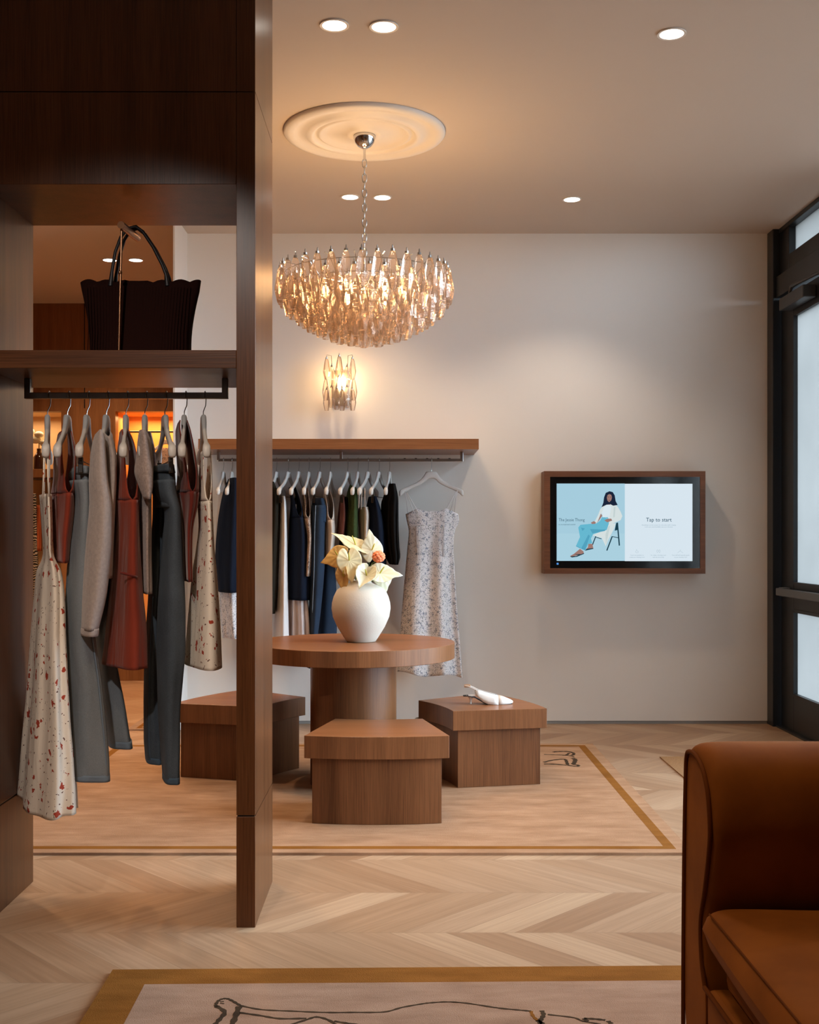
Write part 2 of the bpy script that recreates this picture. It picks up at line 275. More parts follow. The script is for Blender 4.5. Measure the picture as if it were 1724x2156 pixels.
# ------------------------------------------------------------------ mesh builder
class MB:
    def __init__(s): s.v = []; s.f = []
    def add(s, vs, fs):
        o = len(s.v); s.v += [Vector(a) for a in vs]; s.f += [tuple(i+o for i in f) for f in fs]; return s
    def box(s, a, b):
        x0, y0, z0 = a; x1, y1, z1 = b
        return s.add([(x0, y0, z0), (x1, y0, z0), (x1, y1, z0), (x0, y1, z0), (x0, y0, z1), (x1, y0, z1), (x1, y1, z1), (x0, y1, z1)],
                     [(0, 3, 2, 1), (4, 5, 6, 7), (0, 1, 5, 4), (1, 2, 6, 5), (2, 3, 7, 6), (3, 0, 4, 7)])
    def tube(s, pts, r, n=8, closed=False, flat=None):
        pts = [Vector(q) for q in pts]; N = len(pts); rr = r if isinstance(r, (list, tuple)) else [r]*N
        vs = []; up = None
        for i, q in enumerate(pts):
            a = pts[(i-1) % N] if (closed or i > 0) else q; c = pts[(i+1) % N] if (closed or i < N-1) else q
            t = (c-a).normalized()
            if up is None:
                up = Vector((0, 0, 1)) if abs(t.z) < .9 else Vector((1, 0, 0))
            e = t.cross(up).normalized(); up = e.cross(t).normalized()
            for k in range(n):
                an = 2*PI*k/n + (PI/n if n == 4 else 0); vs.append(q + e*math.cos(an)*rr[i] + up*math.sin(an)*rr[i]*(flat or 1))
        fs = []
        for i in range(N if closed else N-1):
            j = (i+1) % N
            for k in range(n): fs.append((i*n+k, i*n+(k+1) % n, j*n+(k+1) % n, j*n+k))
        if not closed: fs += [tuple(range(n))[::-1], tuple((N-1)*n+k for k in range(n))]
        return s.add(vs, fs)
    def lathe(s, prof, c=(0, 0, 0), n=48, cap0=True, cap1=True, ph=0):
        c = Vector(c); vs = []
        for r, z in prof:
            for k in range(n):
                a = 2*PI*k/n+ph; vs.append(c+Vector((r*math.cos(a), r*math.sin(a), z)))
        fs = []; N = len(prof)
        for i in range(N-1):
            for k in range(n): fs.append((i*n+k, i*n+(k+1) % n, (i+1)*n+(k+1) % n, (i+1)*n+k))
        if cap0: fs.append(tuple(range(n))[::-1])
        if cap1: fs.append(tuple((N-1)*n+k for k in range(n)))
        return s.add(vs, fs)
    def prism(s, poly, z0, z1):
        n = len(poly); vs = [(x, y, z0) for x, y in poly]+[(x, y, z1) for x, y in poly]
        return s.add(vs, [tuple(range(n))[::-1], tuple(range(n, 2*n))]+[(k, (k+1) % n, n+(k+1) % n, n+k) for k in range(n)])
    def slab(s, poly, y0, y1):           # polygon in x,z extruded along y
        n = len(poly); vs = [(x, y0, z) for x, z in poly]+[(x, y1, z) for x, z in poly]
        return s.add(vs, [tuple(range(n)), tuple(range(n, 2*n))[::-1]]+[(k, (k+1) % n, n+(k+1) % n, n+k) for k in range(n)])
    def grid(s, rows, closed=False):
        n = len(rows[0]); vs = [q for r in rows for q in r]; fs = []
        for i in range(len(rows)-1):
            for k in range(n if closed else n-1): fs.append((i*n+k, i*n+(k+1) % n, (i+1)*n+(k+1) % n, (i+1)*n+k))
        return s.add(vs, fs)
    def sphere(s, c, r, n=12, m=8, sz=(1, 1, 1)):
        c = Vector(c); vs = [c+Vector((0, 0, r*sz[2]))]
        for i in range(1, m):
            for k in range(n):
                a = PI*i/m; b = 2*PI*k/n; vs.append(c+Vector((r*sz[0]*math.sin(a)*math.cos(b), r*sz[1]*math.sin(a)*math.sin(b), r*sz[2]*math.cos(a))))
        vs.append(c-Vector((0, 0, r*sz[2]))); fs = [(0, 1+k, 1+(k+1) % n) for k in range(n)]
        for i in range(m-2):
            for k in range(n): fs.append((1+i*n+k, 1+(i+1)*n+k, 1+(i+1)*n+(k+1) % n, 1+i*n+(k+1) % n))
        L = len(vs)-1; fs += [(L, 1+(m-2)*n+(k+1) % n, 1+(m-2)*n+k) for k in range(n)]
        return s.add(vs, fs)
    def build(s, name, mat, parent=None, origin=None, smooth=False, bevel=0, thick=0, subd=0, seg=2, angle=30, noflip=False, up=None):
        if parent is not None:
            og = Vector(parent['_w'])
        elif origin is not None: og = Vector(origin)
        else:
            mn = Vector([min(v[i] for v in s.v) for i in range(3)]); mxx = Vector([max(v[i] for v in s.v) for i in range(3)])
            og = Vector(((mn.x+mxx.x)/2, (mn.y+mxx.y)/2, mn.z))
        me = bpy.data.meshes.new(name); me.from_pydata([v-og for v in s.v], [], s.f); me.update()
        bm = bmesh.new(); bm.from_mesh(me)
        if not noflip: bmesh.ops.recalc_face_normals(bm, faces=bm.faces)
        bm.to_mesh(me); bm.free()
        if smooth:
            for q in me.polygons: q.use_smooth = True
        me.materials.append(MATS[mat])
        if up:
            me.materials.append(MATS[up])
            for q in me.polygons:
                if q.normal.z > .7: q.material_index = 1
        o = bpy.data.objects.new(name, me); C.objects.link(o)
        if parent is not None: o.parent = parent
        else: o.location = og
        o['_w'] = tuple(og)
        if thick:
            m = o.modifiers.new('thickness', 'SOLIDIFY'); m.thickness = thick; m.offset = 0
        if bevel:
            m = o.modifiers.new('edge', 'BEVEL'); m.width = bevel; m.segments = seg; m.limit_method = 'ANGLE'; m.angle_limit = math.radians(angle)
        if subd:
            m = o.modifiers.new('smooth', 'SUBSURF'); m.levels = subd; m.render_levels = subd
        if smooth and not subd and angle:
            try: me.set_sharp_from_angle(angle=math.radians(50))
            except Exception: pass
        return o
def tag(o, label=None, cat=None, group=None, kind=None):
    if label: o['label'] = label
    if cat: o['category'] = cat
    if group: o['group'] = group
    if kind: o['kind'] = kind
    return o
def thing(name, label, cat, loc, group=None, kind=None):
    o = bpy.data.objects.new(name, None); C.objects.link(o); o.location = loc; o['_w'] = tuple(loc); o.empty_display_size = .1
    return tag(o, label, cat, group, kind)
def dup(root, loc, label=None, rz=None, name=None):
    r = root.copy(); C.objects.link(r); r.location = loc; r['_w'] = tuple(loc)
    if rz is not None: r.rotation_euler = (0, 0, rz)
    if label: r['label'] = label
    for ch in list(root.children):
        c = ch.copy(); C.objects.link(c); c.parent = r
        for g in ch.children:
            d = g.copy(); C.objects.link(d); d.parent = c
    return r
def dupchild(ch, parent, loc, rot=(0, 0, 0)):
    c = ch.copy(); C.objects.link(c); c.parent = parent; c.location = loc; c.rotation_euler = rot
    for g in ch.children:
        d = g.copy(); C.objects.link(d); d.parent = c
    return c
def S(name, mb, mat, label=None, parent=None, **kw):
    o = mb.build(name, mat, parent, **kw)
    if parent is None: tag(o, label, None, None, 'structure')
    return o
# ------------------------------------------------------------------ room shell
S('floor', MB().box((-4.2, -2.6, -.1), (XW+.30, 10.9, 0)), 'chevron_floor', 'pale oak floor laid in wide chevron rows', origin=(0, 0, 0))
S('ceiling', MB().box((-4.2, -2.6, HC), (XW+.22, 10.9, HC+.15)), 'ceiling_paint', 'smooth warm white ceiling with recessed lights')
S('wall_back', MB().box((-1.495, YB, .022), (XW+.02, YB+.14, HC)), 'wall_paint', 'long cream painted wall behind the round table')
S('wall_return', MB().box((-1.497, 7.63, 0), (-1.485, YB+.14, HC)), 'wall_paint', 'narrow end of the cream wall beside the opening to the wooden room')
S('baseboard_back', MB().box((-1.48, YB+.006, 0), (XW, YB+.13, .022)), 'shadow_gap', 'thin grey recessed skirting line under the cream wall')
S('wall_front', MB().box((-4.2, -2.6, 0), (XW+.22, -2.5, HC)), 'wall_paint', 'wall behind the viewer')
S('wall_left', MB().box((-4.3, -2.6, -.1), (-4.2, 11.2, HC+.15)), 'wood_far', 'wooden wall at the far left')
# far wooden wall with two recesses
YF = 10.5
def fx(px): return (px-VX)*YF/F
def fz(py): return CZ-(py-VY)*YF/F
nx0, nx1, nz0, nz1 = fx(243), -1.75, fz(1395), fz(866)
mx0, mx1, mz0, mz1 = -3.95, fx(129), fz(1395), fz(864)
fw = MB()
for a, b in (((-4.2, 0), (-1.2, nz0)), ((-4.2, nz1), (-1.2, HC)), ((-4.2, nz0), (mx0, nz1)), ((mx1, nz0), (nx0, nz1)), ((nx1, nz0), (-1.2, nz1))):
    fw.box((a[0], YF, a[1]), (b[0], YF+.1, b[1]))
S('wall_side', MB().box((-1.25, YB+.14, 0), (-1.2, YF, HC)), 'wood_far', 'wooden side wall of the far room')
S('wall_far', fw, 'wood_far', 'reddish wooden panelled wall in the far room')
S('trim_1', MB().box((fx(178)-.004, YF-.003, 2.46), (fx(178)+.004, YF, HC)), 'black_plastic', 'dark joint between the far wooden wall panels')
nb = MB().box((nx0, YF+.5, nz0), (nx1, YF+.52, nz1)).box((nx0-.02, YF+.1, nz0), (nx0, YF+.5, nz1)).box((nx1, YF+.1, nz0), (nx1+.02, YF+.5, nz1)).box((nx0, YF+.1, nz1), (nx1, YF+.5, nz1+.02)).box((nx0, YF+.1, nz0-.02), (nx1, YF+.5, nz0))
S('wall_niche', nb, 'niche_wood', 'glowing orange lit recess in the far wooden wall')
mb_ = MB().box((mx0, YF+.6, mz0), (mx1, YF+.62, mz1)).box((mx1, YF+.1, mz0), (mx1+.02, YF+.62, mz1)).box((mx0-.02, YF+.1, mz0), (mx0, YF+.62, mz1)).box((mx0, YF+.1, mz1), (mx1, YF+.62, mz1+.02)).box((mx0, YF+.1, mz0-.02), (mx1, YF+.62, mz0))
S('wall_recess', mb_, 'beige_wall', 'beige recess at the far left')
light('niche_light', 'AREA', ((nx0+nx1)/2, YF+.3, nz1-.03), 10, WARMER, shape='RECTANGLE', size=.75, size_y=.2)
light('recess_light', 'AREA', ((mx0+mx1)/2, YF+.35, mz1-.03), 5, WARM, shape='RECTANGLE', size=.7, size_y=.2)
# ------------------------------------------------------------------ storefront: posts, header, door, transom, windows
st = MB()
st.box((XW, 7.96, 0), (XW+.14, YB+.14, HC))                            # corner post
st.box((XW+.02, 3.2, 2.93), (XW+.16, 7.96, 3.075))                    # header beam
st.box((XW+.04, 3.2, HC-.03), (XW+.14, 7.96, HC))
st.box((XW+.05, 7.78, 3.075), (XW+.14, 7.96, HC))
for y in (6.55, 4.9, 3.2): st.box((XW+.02, y-.06, 0), (XW+.16, y+.06, HC))
st.box((XW+.03, 3.2, 0), (XW+.15, 6.49, .12))
st.box((XW+.05, 6.61, 3.075), (XW+.14, 7.78, 3.19))
S('wall_right', st, 'black_metal', 'black metal storefront frame beside the cream wall', bevel=.004)
S('wall_street', MB().box((XW+.02, -2.6, 0), (XW+.2, 3.14, HC)), 'wall_paint', 'unseen street side wall, closed to keep daylight off the sofa')  # unseen wall, left without windows so daylight misses the sofa arm
S('window_2', MB().box((XW+.095, 6.61, 3.19), (XW+.105, 7.78, HC-.03)), 'frosted_glass', 'frosted transom pane over the black door')
wk = 3
for a, b in ((4.96, 6.49), (3.26, 4.84)):
    S('window_%d' % wk, MB().box((XW+.085, a, .12), (XW+.095, b, 2.93)), 'window_glass', 'clear shop window pane on the street side'); wk += 1
dr = thing('door_1', 'black metal glazed door at the right with a push bar', None, (XW+.1, 7.3, 0), kind='structure')
xd = XW+.055
d = MB(); Y0, Y1 = 6.66, 7.95; s1 = 7.70
d.box((xd, s1, .012), (xd+.05, Y1, 2.92)); d.box((xd, Y0, .012), (xd+.05, Y0+.14, 2.92))
for z0, z1 in ((.012, .25), (.815, .99), (2.76, 2.92)): d.box((xd, Y0+.14, z0), (xd+.05, s1, z1))
d.build('door_frame', 'black_metal', dr, bevel=.003)
g = MB().box((xd+.02, Y0+.14, .99), (xd+.028, s1, 2.76)); g.build('upper_pane', 'frosted_glass', dr)
g = MB().box((xd+.02, Y0+.14, .25), (xd+.028, s1, .815)); g.build('lower_pane', 'frosted_glass', dr)
b = MB().box((xd-.008, s1-.02, .99), (xd+.02, s1+.012, 2.76)).box((xd-.008, s1-.02, .25), (xd+.02, s1+.012, .815)).box((xd-.008, Y0+.14, .985), (xd+.02, s1, 1.0)).box((xd-.008, Y0+.14, .245), (xd+.02, s1, .262)).box((xd-.008, Y0+.14, .80), (xd+.02, s1, .82))
b.build('glazing_bead', 'black_metal', dr)
bar = MB().box((xd-.075, Y0+.1, .905), (xd-.045, 7.84, .955)).box((xd-.05, 7.76, .90), (xd, 7.86, .96)).box((xd-.05, Y0+.08, .90), (xd, Y0+.18, .96)); bar.build('push_bar', 'bar_grey', dr, bevel=.006)
cl = MB().box((xd-.085, 7.28, 2.80), (xd, 7.74, 2.88)); cl.build('door_closer', 'closer_grey', dr, bevel=.006)
ar = MB().tube([(xd-.06, 7.6, 2.89), (xd-.10, 7.45, 2.905), (xd-.02, 7.15, 2.93)], .011, 6); ar.build('closer_arm', 'closer_grey', dr)
S('trim_2', MB().box((XW+.02, Y0, 0), (XW+.16, Y1, .012)), 'black_metal', 'black threshold under the glazed door')
# ------------------------------------------------------------------ ceiling lights and medallion
def downlight(x, y, label, w=SPOT_W, col=DOWN, first=[None], blend=.6, size=1.9):
    if first[0] is None:
        t = thing('recessed_downlight', label, 'ceiling light', (x, y, HC), 'recessed ceiling lights')
        MB().lathe([(.050, -.001), (.060, -.001), (.060, -.006), (.050, -.005), (.050, -.001)], (x, y, HC), 32, False, False).build('trim_ring', 'plaster', t, smooth=True)
        MB().lathe([(.0505, -.0025), (.0505, -.0045)], (x, y, HC), 32).build('lens', 'lamp_disc', t)
        first[0] = t
    else:
        t = dup(first[0], (x, y, HC), label)
    l = light('downlight_beam', 'SPOT', (x, y, HC-.03), w, col, spot_size=size, spot_blend=blend, shadow_soft_size=.045)
def ce(px, py): return ((px-VX)*(HC-CZ)/(VY-py), (HC-CZ)*F/(VY-py))
for (px, py, w, lab) in ((704, 52, 1.0, 'round recessed light at the left of the front pair on the ceiling'), (808, 55, 1.0, 'round recessed light at the right of the front pair on the ceiling'),
                         (1414, 70, 1.0, 'single recessed light near the front at the right of the ceiling'), (737, 414, .7, 'recessed light behind the chain, left of the rear pair'),
                         (805, 415, .7, 'recessed light behind the chain, right of the rear pair'), (1204, 419, 1.1, 'single recessed light near the top of the cream wall'),
                         (231, 547, 2.6, 'far recessed light seen left of the tote handle'), (286, 547, 2.6, 'far recessed light seen right of the bronze stand')):
    x, y = ce(px, py); downlight(x, y, lab, SPOT_W*w, (1, .80, .62) if px > 1000 else (DOWN if px > 300 else WARM))
for (x, y, w) in ((-1.0, 2.35, 1.1), (-.25, 2.35, 1.0), (.9, 2.3, .5), (-1.05, 5.5, 1.4), (-1.7, 6.3, 1.6), (-3.1, 8.2, 3.0), (-2.6, 9.6, 2.2)):  # unseen spots; the last two are added to brighten the far room
    light('downlight_beam', 'SPOT', (x, y, HC-.03), SPOT_W*w, DOWN if y < 4 else WARM, spot_size=2.0, spot_blend=.6, shadow_soft_size=.045)
light('clothes_fill_spot', 'SPOT', (-1.0, .8, HC-.05), 190, (1, .92, .85), rot=(math.radians(90-34), 0, 0), spot_size=math.radians(40), spot_blend=.5, shadow_soft_size=.05)  # unseen fill spot, added to light the front clothes and hangers
MX, MY = -.192, 6.05
R = .418
md = MB().lathe([(R, 0), (R+.002, -.010), (R-.006, -.020), (R-.03, -.026), (R-.055, -.022), (R-.07, -.012), (R-.10, -.012), (R-.115, -.024), (R-.14, -.032), (R-.155, -.026), (R-.16, -.014), (R-.172, -.014), (R-.178, -.022), (R-.19, -.024), (R-.20, -.014), (R-.235, -.010), (.10, -.012), (.095, -.020), (.075, -.022), (.06, -.02), (.001, -.02)], (MX, MY, HC), 96, False, True)
tag(md.build('ceiling_medallion', 'plaster', smooth=True, origin=(MX, MY, HC), angle=0), 'round white moulded plaster rose on the ceiling above the chandelier', 'ceiling medallion')
# ------------------------------------------------------------------ chandelier
ch = thing('chandelier', 'large round chandelier of smoky glass drops hanging over the round table', 'chandelier', (MX, MY, 2.29))
MB().lathe([(.057, 0), (.057, -.012), (.050, -.035), (.035, -.055), (.014, -.067), (.008, -.07)], (MX, MY, HC-.02), 32).build('canopy', 'chrome', ch, smooth=True, angle=0)
MB().tube([(MX, MY, HC-.08), (MX, MY, HC-.15)], .007, 10).build('rod', 'chrome', ch, smooth=True)
zt = HC-.14; k = 0
while zt > 2.74:
    pts = []
    for i in range(16):
        a = 2*PI*i/16; u_ = .011*math.cos(a); w_ = .024*(1 if math.sin(a) > 0 else -1)*abs(math.sin(a))**.8
        pts.append((MX+(u_ if k % 2 == 0 else 0), MY+(u_ if k % 2 else 0), zt-.024+w_))
    MB().tube(pts, .0026, 6, closed=True).build('chain_link', 'steel', ch, smooth=True); zt -= .0385; k += 1
MB().tube([(MX, MY, zt+.01), (MX, MY, 2.50)], .006, 8).build('stem', 'steel', ch, smooth=True)
tiers = [(.435, 2.69, 36), (.392, 2.632, 33), (.342, 2.592, 29), (.286, 2.558, 24), (.226, 2.525, 19), (.163, 2.503, 13), (.098, 2.487, 8), (.032, 2.475, 3)]
fr = MB()
for r, z, n in tiers[:6]:
    fr.tube([(MX+(r-.02)*math.cos(a*PI/24), MY+(r-.02)*math.sin(a*PI/24), z-.035) for a in range(48)], .0025, 5, closed=True)
for i in range(18):
    a = 2*PI*i/18+.09
    fr.tube([(MX, MY, 2.60), (MX+.30*math.cos(a), MY+.30*math.sin(a), 2.60), (MX+.385*math.cos(a), MY+.385*math.sin(a), 2.68), (MX+.43*math.cos(a), MY+.43*math.sin(a), 2.685)], .0025, 5)
fr.tube([(MX, MY, 2.48), (MX, MY, 2.70)], .008, 8)
fr.build('frame', 'steel', ch)
DP = [(.009, -.002), (.014, -.010), (.020, -.03), (.033, -.108), (.0335, -.122), (.021, -.180), (.018, -.187), (.004, -.188)]
def drop(parent, x, y, z, r=0, sc_=1.0):
    g = MB().lathe([(a*sc_, b*sc_) for a, b in DP], (0, 0, 0), 6, True, True)
    me = bpy.data.meshes.new('glass_drop'); me.from_pydata(g.v, [], g.f); me.materials.append(MATS['drop_glass'])
    bm = bmesh.new(); bm.from_mesh(me); bmesh.ops.recalc_face_normals(bm, faces=bm.faces); bmesh.ops.bevel(bm, geom=list(bm.edges), offset=.0014, segments=2, affect='EDGES', profile=.5); bm.to_mesh(me); bm.free()
    o = bpy.data.objects.new('glass_drop', me); C.objects.link(o); o.parent = parent
    w = Vector(parent['_w']); o.location = Vector((x, y, z))-w; o.rotation_euler = (0, 0, r)
    o['_w'] = (0, 0, 0)
    c = MB().lathe([(.0095*sc_, -.006*sc_), (.0095*sc_, .006*sc_), (.004*sc_, .009*sc_), (.003*sc_, .022*sc_), (.001, .026*sc_)], (0, 0, 0), 8).build('cap', 'steel', o)
    return o, g, c
pos = []
for ti, (r, z, n) in enumerate(tiers):
    for i in range(n):
        a = 2*PI*(i+.5*(ti % 2))/n-PI/2; pos.append((MX+r*math.cos(a), MY+r*math.sin(a), z+random.uniform(-.004, .004), a, ti))
pos.sort(key=lambda q: q[1]-.12*(q[4] == 0)); near, rest = pos[:99], pos[99:]
cwv = Vector(ch['_w'])
d0, g0, c0 = drop(ch, *near[0][:3], near[0][3])
for q in near[1:]:
    o = dupchild(d0, ch, Vector(q[:3])-cwv, (random.uniform(-.04, .04), random.uniform(-.04, .04), q[3]+random.uniform(-.2, .2)))
rb = MB(); rc = MB()
for q in rest:
    m = Matrix.Translation(Vector(q[:3])) @ Matrix.Rotation(q[3], 4, 'Z')
    rb.add([m @ v for v in g0.v], g0.f); rc.lathe([(.0095, -.006), (.0095, .006), (.003, .01), (.002, .024)], q[:3], 6)
tag(rb.build('glass_drops', 'drop_glass', ch), kind='stuff'); tag(rc.build('drop_caps', 'steel', ch), kind='stuff')
b0 = None
for i in range(6):
    a = -PI/2+(i+.5)*PI/3; x, y, z = MX+.20*math.cos(a), MY+.20*math.sin(a), 2.575
    if b0 is None: b0 = MB().sphere((0, 0, 0), .023, 12, 8, (1, 1, 1.5)).build('light_bulb', 'bulb', ch, smooth=True); 
    if i: o = b0.copy(); C.objects.link(o)
    else: o = b0
    for v in (b0.data.vertices if i == 0 else []): v.co += cwv
    o.location = Vector((x, y, z))-cwv
    light('chandelier_bulb_light', 'POINT', (x, y, z+.045), CHAND_W, WARMER, shadow_soft_size=.03)
# ------------------------------------------------------------------ wall sconce
SX, SY = (715-VX)*7.95/F, 7.955
def sz(py): return CZ-(py-VY)*7.95/F
sn = thing('wall_sconce', 'small glass drop wall lamp glowing above the wooden wall shelf', 'wall lamp', (SX, SY, sz(868)))
MB().box((SX-.055, YB-.02, sz(850)), (SX+.055, YB, sz(775))).build('back_plate', 'steel', sn, bevel=.003)
fa = MB()
for dx in (-.088, .088):
    fa.tube([(SX+dx, SY-.02, sz(748)), (SX+dx*.65, SY-.01, sz(749)), (SX+dx*.6, SY+.03, sz(775)), (SX+dx*.5, YB-.02, sz(780))], .0022, 5)
fa.tube([(SX, SY-.06, sz(748)), (SX, SY, sz(760)), (SX, YB-.02, sz(780))], .0022, 5)
fa.build('bracket', 'steel', sn)
ds, gs, cs = drop(sn, SX-.088, SY-.02, sz(755), 0, .78)
sw = Vector(sn['_w'])
for dx, dy, py in ((0, -.06, 752), (.088, -.02, 755), (-.052, -.05, 773), (.052, -.05, 773), (-.095, 0, 798), (0, -.075, 795), (.095, 0, 798), (-.052, -.055, 815), (.052, -.055, 815), (-.088, -.015, 820), (.088, -.015, 820), (-.018, -.07, 820), (.02, -.07, 822)):
    dupchild(ds, sn, Vector((SX+dx, SY+dy, sz(py)))-sw, (0, 0, dx*9))
MB().sphere((SX+.004, SY-.005, sz(805)), .022, 12, 8, (1, 1, 1.3)).build('light_bulb', 'bulb', sn, smooth=True)
light('sconce_bulb_light', 'POINT', (SX, SY+.0, sz(790)), SCONCE_W, WARMER, shadow_soft_size=.02)
# ------------------------------------------------------------------ front cabinet
CF, CB = 3.87, 4.385
cab = thing('display_cabinet', 'tall dark wooden display frame in the left foreground with bag shelf and clothes rail', 'cabinet', (-.97, (CF+CB)/2, 0))
def cbox(name, a, b, mat='wood_cabinet', **kw): return MB().box(a, b).build(name, mat, cab, bevel=.0015, **kw)
x0, x1, x2, x3 = -1.45, -1.387, -.549, -.486
zs = .371
for (a, b_) in ((x0, x1), (x2, x3)):
    cbox('base_post', (a, CF, 0), (b_, CB, zs-.0025)); cbox('side_panel', (a, CF, zs+.0025), (b_, CB, 2.7785)); cbox('upper_side_panel', (a, CF, 2.7815), (b_, CB, HC))
cbox('header_panel', (x1, CF, 2.472), (x2-.001, CB, 2.7785)); cbox('top_panel', (x1, CF, 2.7815), (x2-.001, CB, HC))
cbox('shelf', (x1, CF+.001, 1.861), (x2, CB, 1.921), 'wood_cabinet_flat')
MB().box((x1, CF+.02, 2.778), (x2, CB-.02, 2.782)).box((x0+.004, CF+.005, zs-.003), (x1-.004, CB-.005, zs+.003)).box((x2+.004, CF+.005, zs-.003), (x3-.004, CB-.005, zs+.003)).build('shadow_joint', 'black_plastic', cab)
RZ, RY = 1.800, 4.13
rl = MB(); rx0, rx1 = -1.325, -.625
rl.tube([(rx0, RY, 1.861), (rx0, RY, RZ+.001)], .0155, 4).tube([(rx1, RY, 1.861), (rx1, RY, RZ)], .0155, 4).box((rx0-.011, RY-.011, RZ-.011), (rx1+.011, RY+.011, RZ+.011))
rail = rl.build('clothes_rail', 'dark_steel', cab, bevel=.002)
# ------------------------------------------------------------------ wall shelf with rail
ws = thing('wall_shelf', 'long floating wooden shelf with a steel clothes rail on the cream wall', 'shelf', (-.4, 7.82, 1.79))
MB().box((-1.32, 7.56, 1.868), (.503, YB, 1.936)).build('shelf_board', 'wood_top', ws, bevel=.0015)
BY, BZ = 7.80, 1.813
r_ = MB().box((-1.226, BY-.010, BZ-.010), (.414, BY+.010, BZ+.010))
for x in (-1.226, -.404, .404): r_.tube([(x, BY, 1.868), (x, BY, BZ)], .014, 4)
r_.build('clothes_rail', 'steel', ws, bevel=.002)
for x in (.015, .09, .165, .24, .315): MB().box((x, BY-.011, BZ+.009), (x+.014, BY+.011, BZ+.0125)).build('rail_notch', 'black_plastic', ws)
# ------------------------------------------------------------------ hangers
ST = [(0, 0, -.046, .020), (.02, 0, -.048, .020), (.036, -.002, -.060, .019), (.048, -.026, -.075, .017), (.07, -.052, -.088, .015), (.10, -.073, -.103, .014), (.14, -.093, -.120, .014),
      (.17, -.106, -.136, .016), (.188, -.113, -.148, .024), (.200, -.118, -.160, .028), (.210, -.124, -.166, .027), (.216, -.135, -.160, .018)]
def hanger_mb():
    m = MB(); rows = []
    st = [(-u, a, b, t) for u, a, b, t in ST[:0:-1]]+list(ST)
    for u, zt_, zb, t in st:
        h = (zt_-zb)/2; zc = (zt_+zb)/2; row = []
        for k in range(12):
            a = 2*PI*k/12; cx = abs(math.cos(a))**.6*math.copysign(1, math.cos(a)); cz = abs(math.sin(a))**.6*math.copysign(1, math.sin(a))
            row.append((u, t/2*cx, zc+h*cz))
        rows.append(row)
    m.grid(rows, closed=True); n = len(rows); m.f.append(tuple(range(12))[::-1]); m.f.append(tuple((n-1)*12+k for k in range(12)))
    return m
HPROTO = {}
def make_hanger(clips):
    key = clips
    if key in HPROTO: return HPROTO[key]
    t = thing('clothes_hanger', 'x', 'hanger', (0, 0, 0))
    hanger_mb().build('hanger_arms', 'hanger_white', t, smooth=True, angle=0)
    return t
def hanger(head_px, tip_px, rail, label, group, clips=False, rot=None):
    """rail: 'front' or 'back'. local u axis = towards the near tip"""
    if rail == 'front': Yc, Rz, top, hpx = 4.13, RZ, 1.732, 4
    else: Yc, Rz, top, hpx = BY, BZ, 1.737, 1
    x = (head_px-VX)*Yc/F
    if rot is None:
        yn = Yc-.20; dx = (tip_px-VX)*yn/F-x; an = math.atan2(-.20, dx)
    else: an = rot
    first = clips not in HPROTO
    if first:
        t = thing('clothes_hanger', label, 'clothes hanger', (x, Yc, top), group)
        t['_w'] = (0, 0, 0)
        hanger_mb().build('hanger_arms', 'hanger_white', t, smooth=True, angle=0)
        dz = .066
        # hook lies in the plane across the rail
        if clips:
            MB().tube([(-.19, 0, -.15), (-.19, 0, -.172), (.19, 0, -.172), (.19, 0, -.15)], .0018, 6).build('clip_bar', 'dark_steel', t)
            for s_ in (-1, 1):
                MB().slab([(s_*.165-.010, -.215), (s_*.165+.010, -.215), (s_*.165+.008, -.175), (s_*.165+.004, -.16), (s_*.165-.004, -.16), (s_*.165-.008, -.175)], -.008, .008).build('clip', 'dark_steel', t, bevel=.002)
        HPROTO[clips] = t
    else:
        t = dup(HPROTO[clips], (x, Yc, top), label); t['group'] = group
        for c in [c for c in t.children if c.name.startswith('hook')]: bpy.data.objects.remove(c)
    t.location = (x, Yc, top); t.rotation_euler = (0, 0, an)
    # hook: world-space path brought into local space
    dz = Rz-top; R_ = .0165
    pts = [(0, 0, -.01), (0, 0, .012)]+[(hpx/593*.4, .004, .022), (hpx/593, .010, .034), (hpx/593, R_, dz-.008)]
    pts += [(hpx/593, R_*math.cos(a), dz+R_*math.sin(a)) for a in [i*PI*1.15/8 for i in range(9)]]
    M = Matrix.Rotation(-an, 3, 'Z')
    h = MB().tube([M @ Vector(q) for q in pts], .0017, 6).build('hook', 'steel', None, origin=(0, 0, 0), smooth=True)
    h.parent = t; h.location = (0, 0, 0)
    return t
# ------------------------------------------------------------------ garments
def lerp_rows(rows, n):
    out = []; N = len(rows)-1; y0, y1 = rows[0][0], rows[-1][0]
    for i in range(n+1):
        y = y0+(y1-y0)*i/n; k = 0
        while k < N-1 and rows[k+1][0] < y: k += 1
        a, b_ = rows[k], rows[k+1]; pa = rows[max(k-1, 0)]; pb = rows[min(k+2, N)]
        t = (y-a[0])/max(1e-6, b_[0]-a[0]); r = [y]
        for j in range(1, len(a)):
            # monotone-ish hermite
            m0 = (b_[j]-pa[j])/max(1e-6, b_[0]-pa[0])*(b_[0]-a[0]); m1 = (pb[j]-a[j])/max(1e-6, pb[0]-a[0])*(b_[0]-a[0])
            v = (2*t**3-3*t*t+1)*a[j]+(t**3-2*t*t+t)*m0+(-2*t**3+3*t*t)*b_[j]+(t**3-t*t)*m1
            lo, hi = min(a[j], b_[j]), max(a[j], b_[j]); r.append(min(max(v, lo-abs(hi-lo)*.15), hi+abs(hi-lo)*.15))
        out.append(r)
    return out
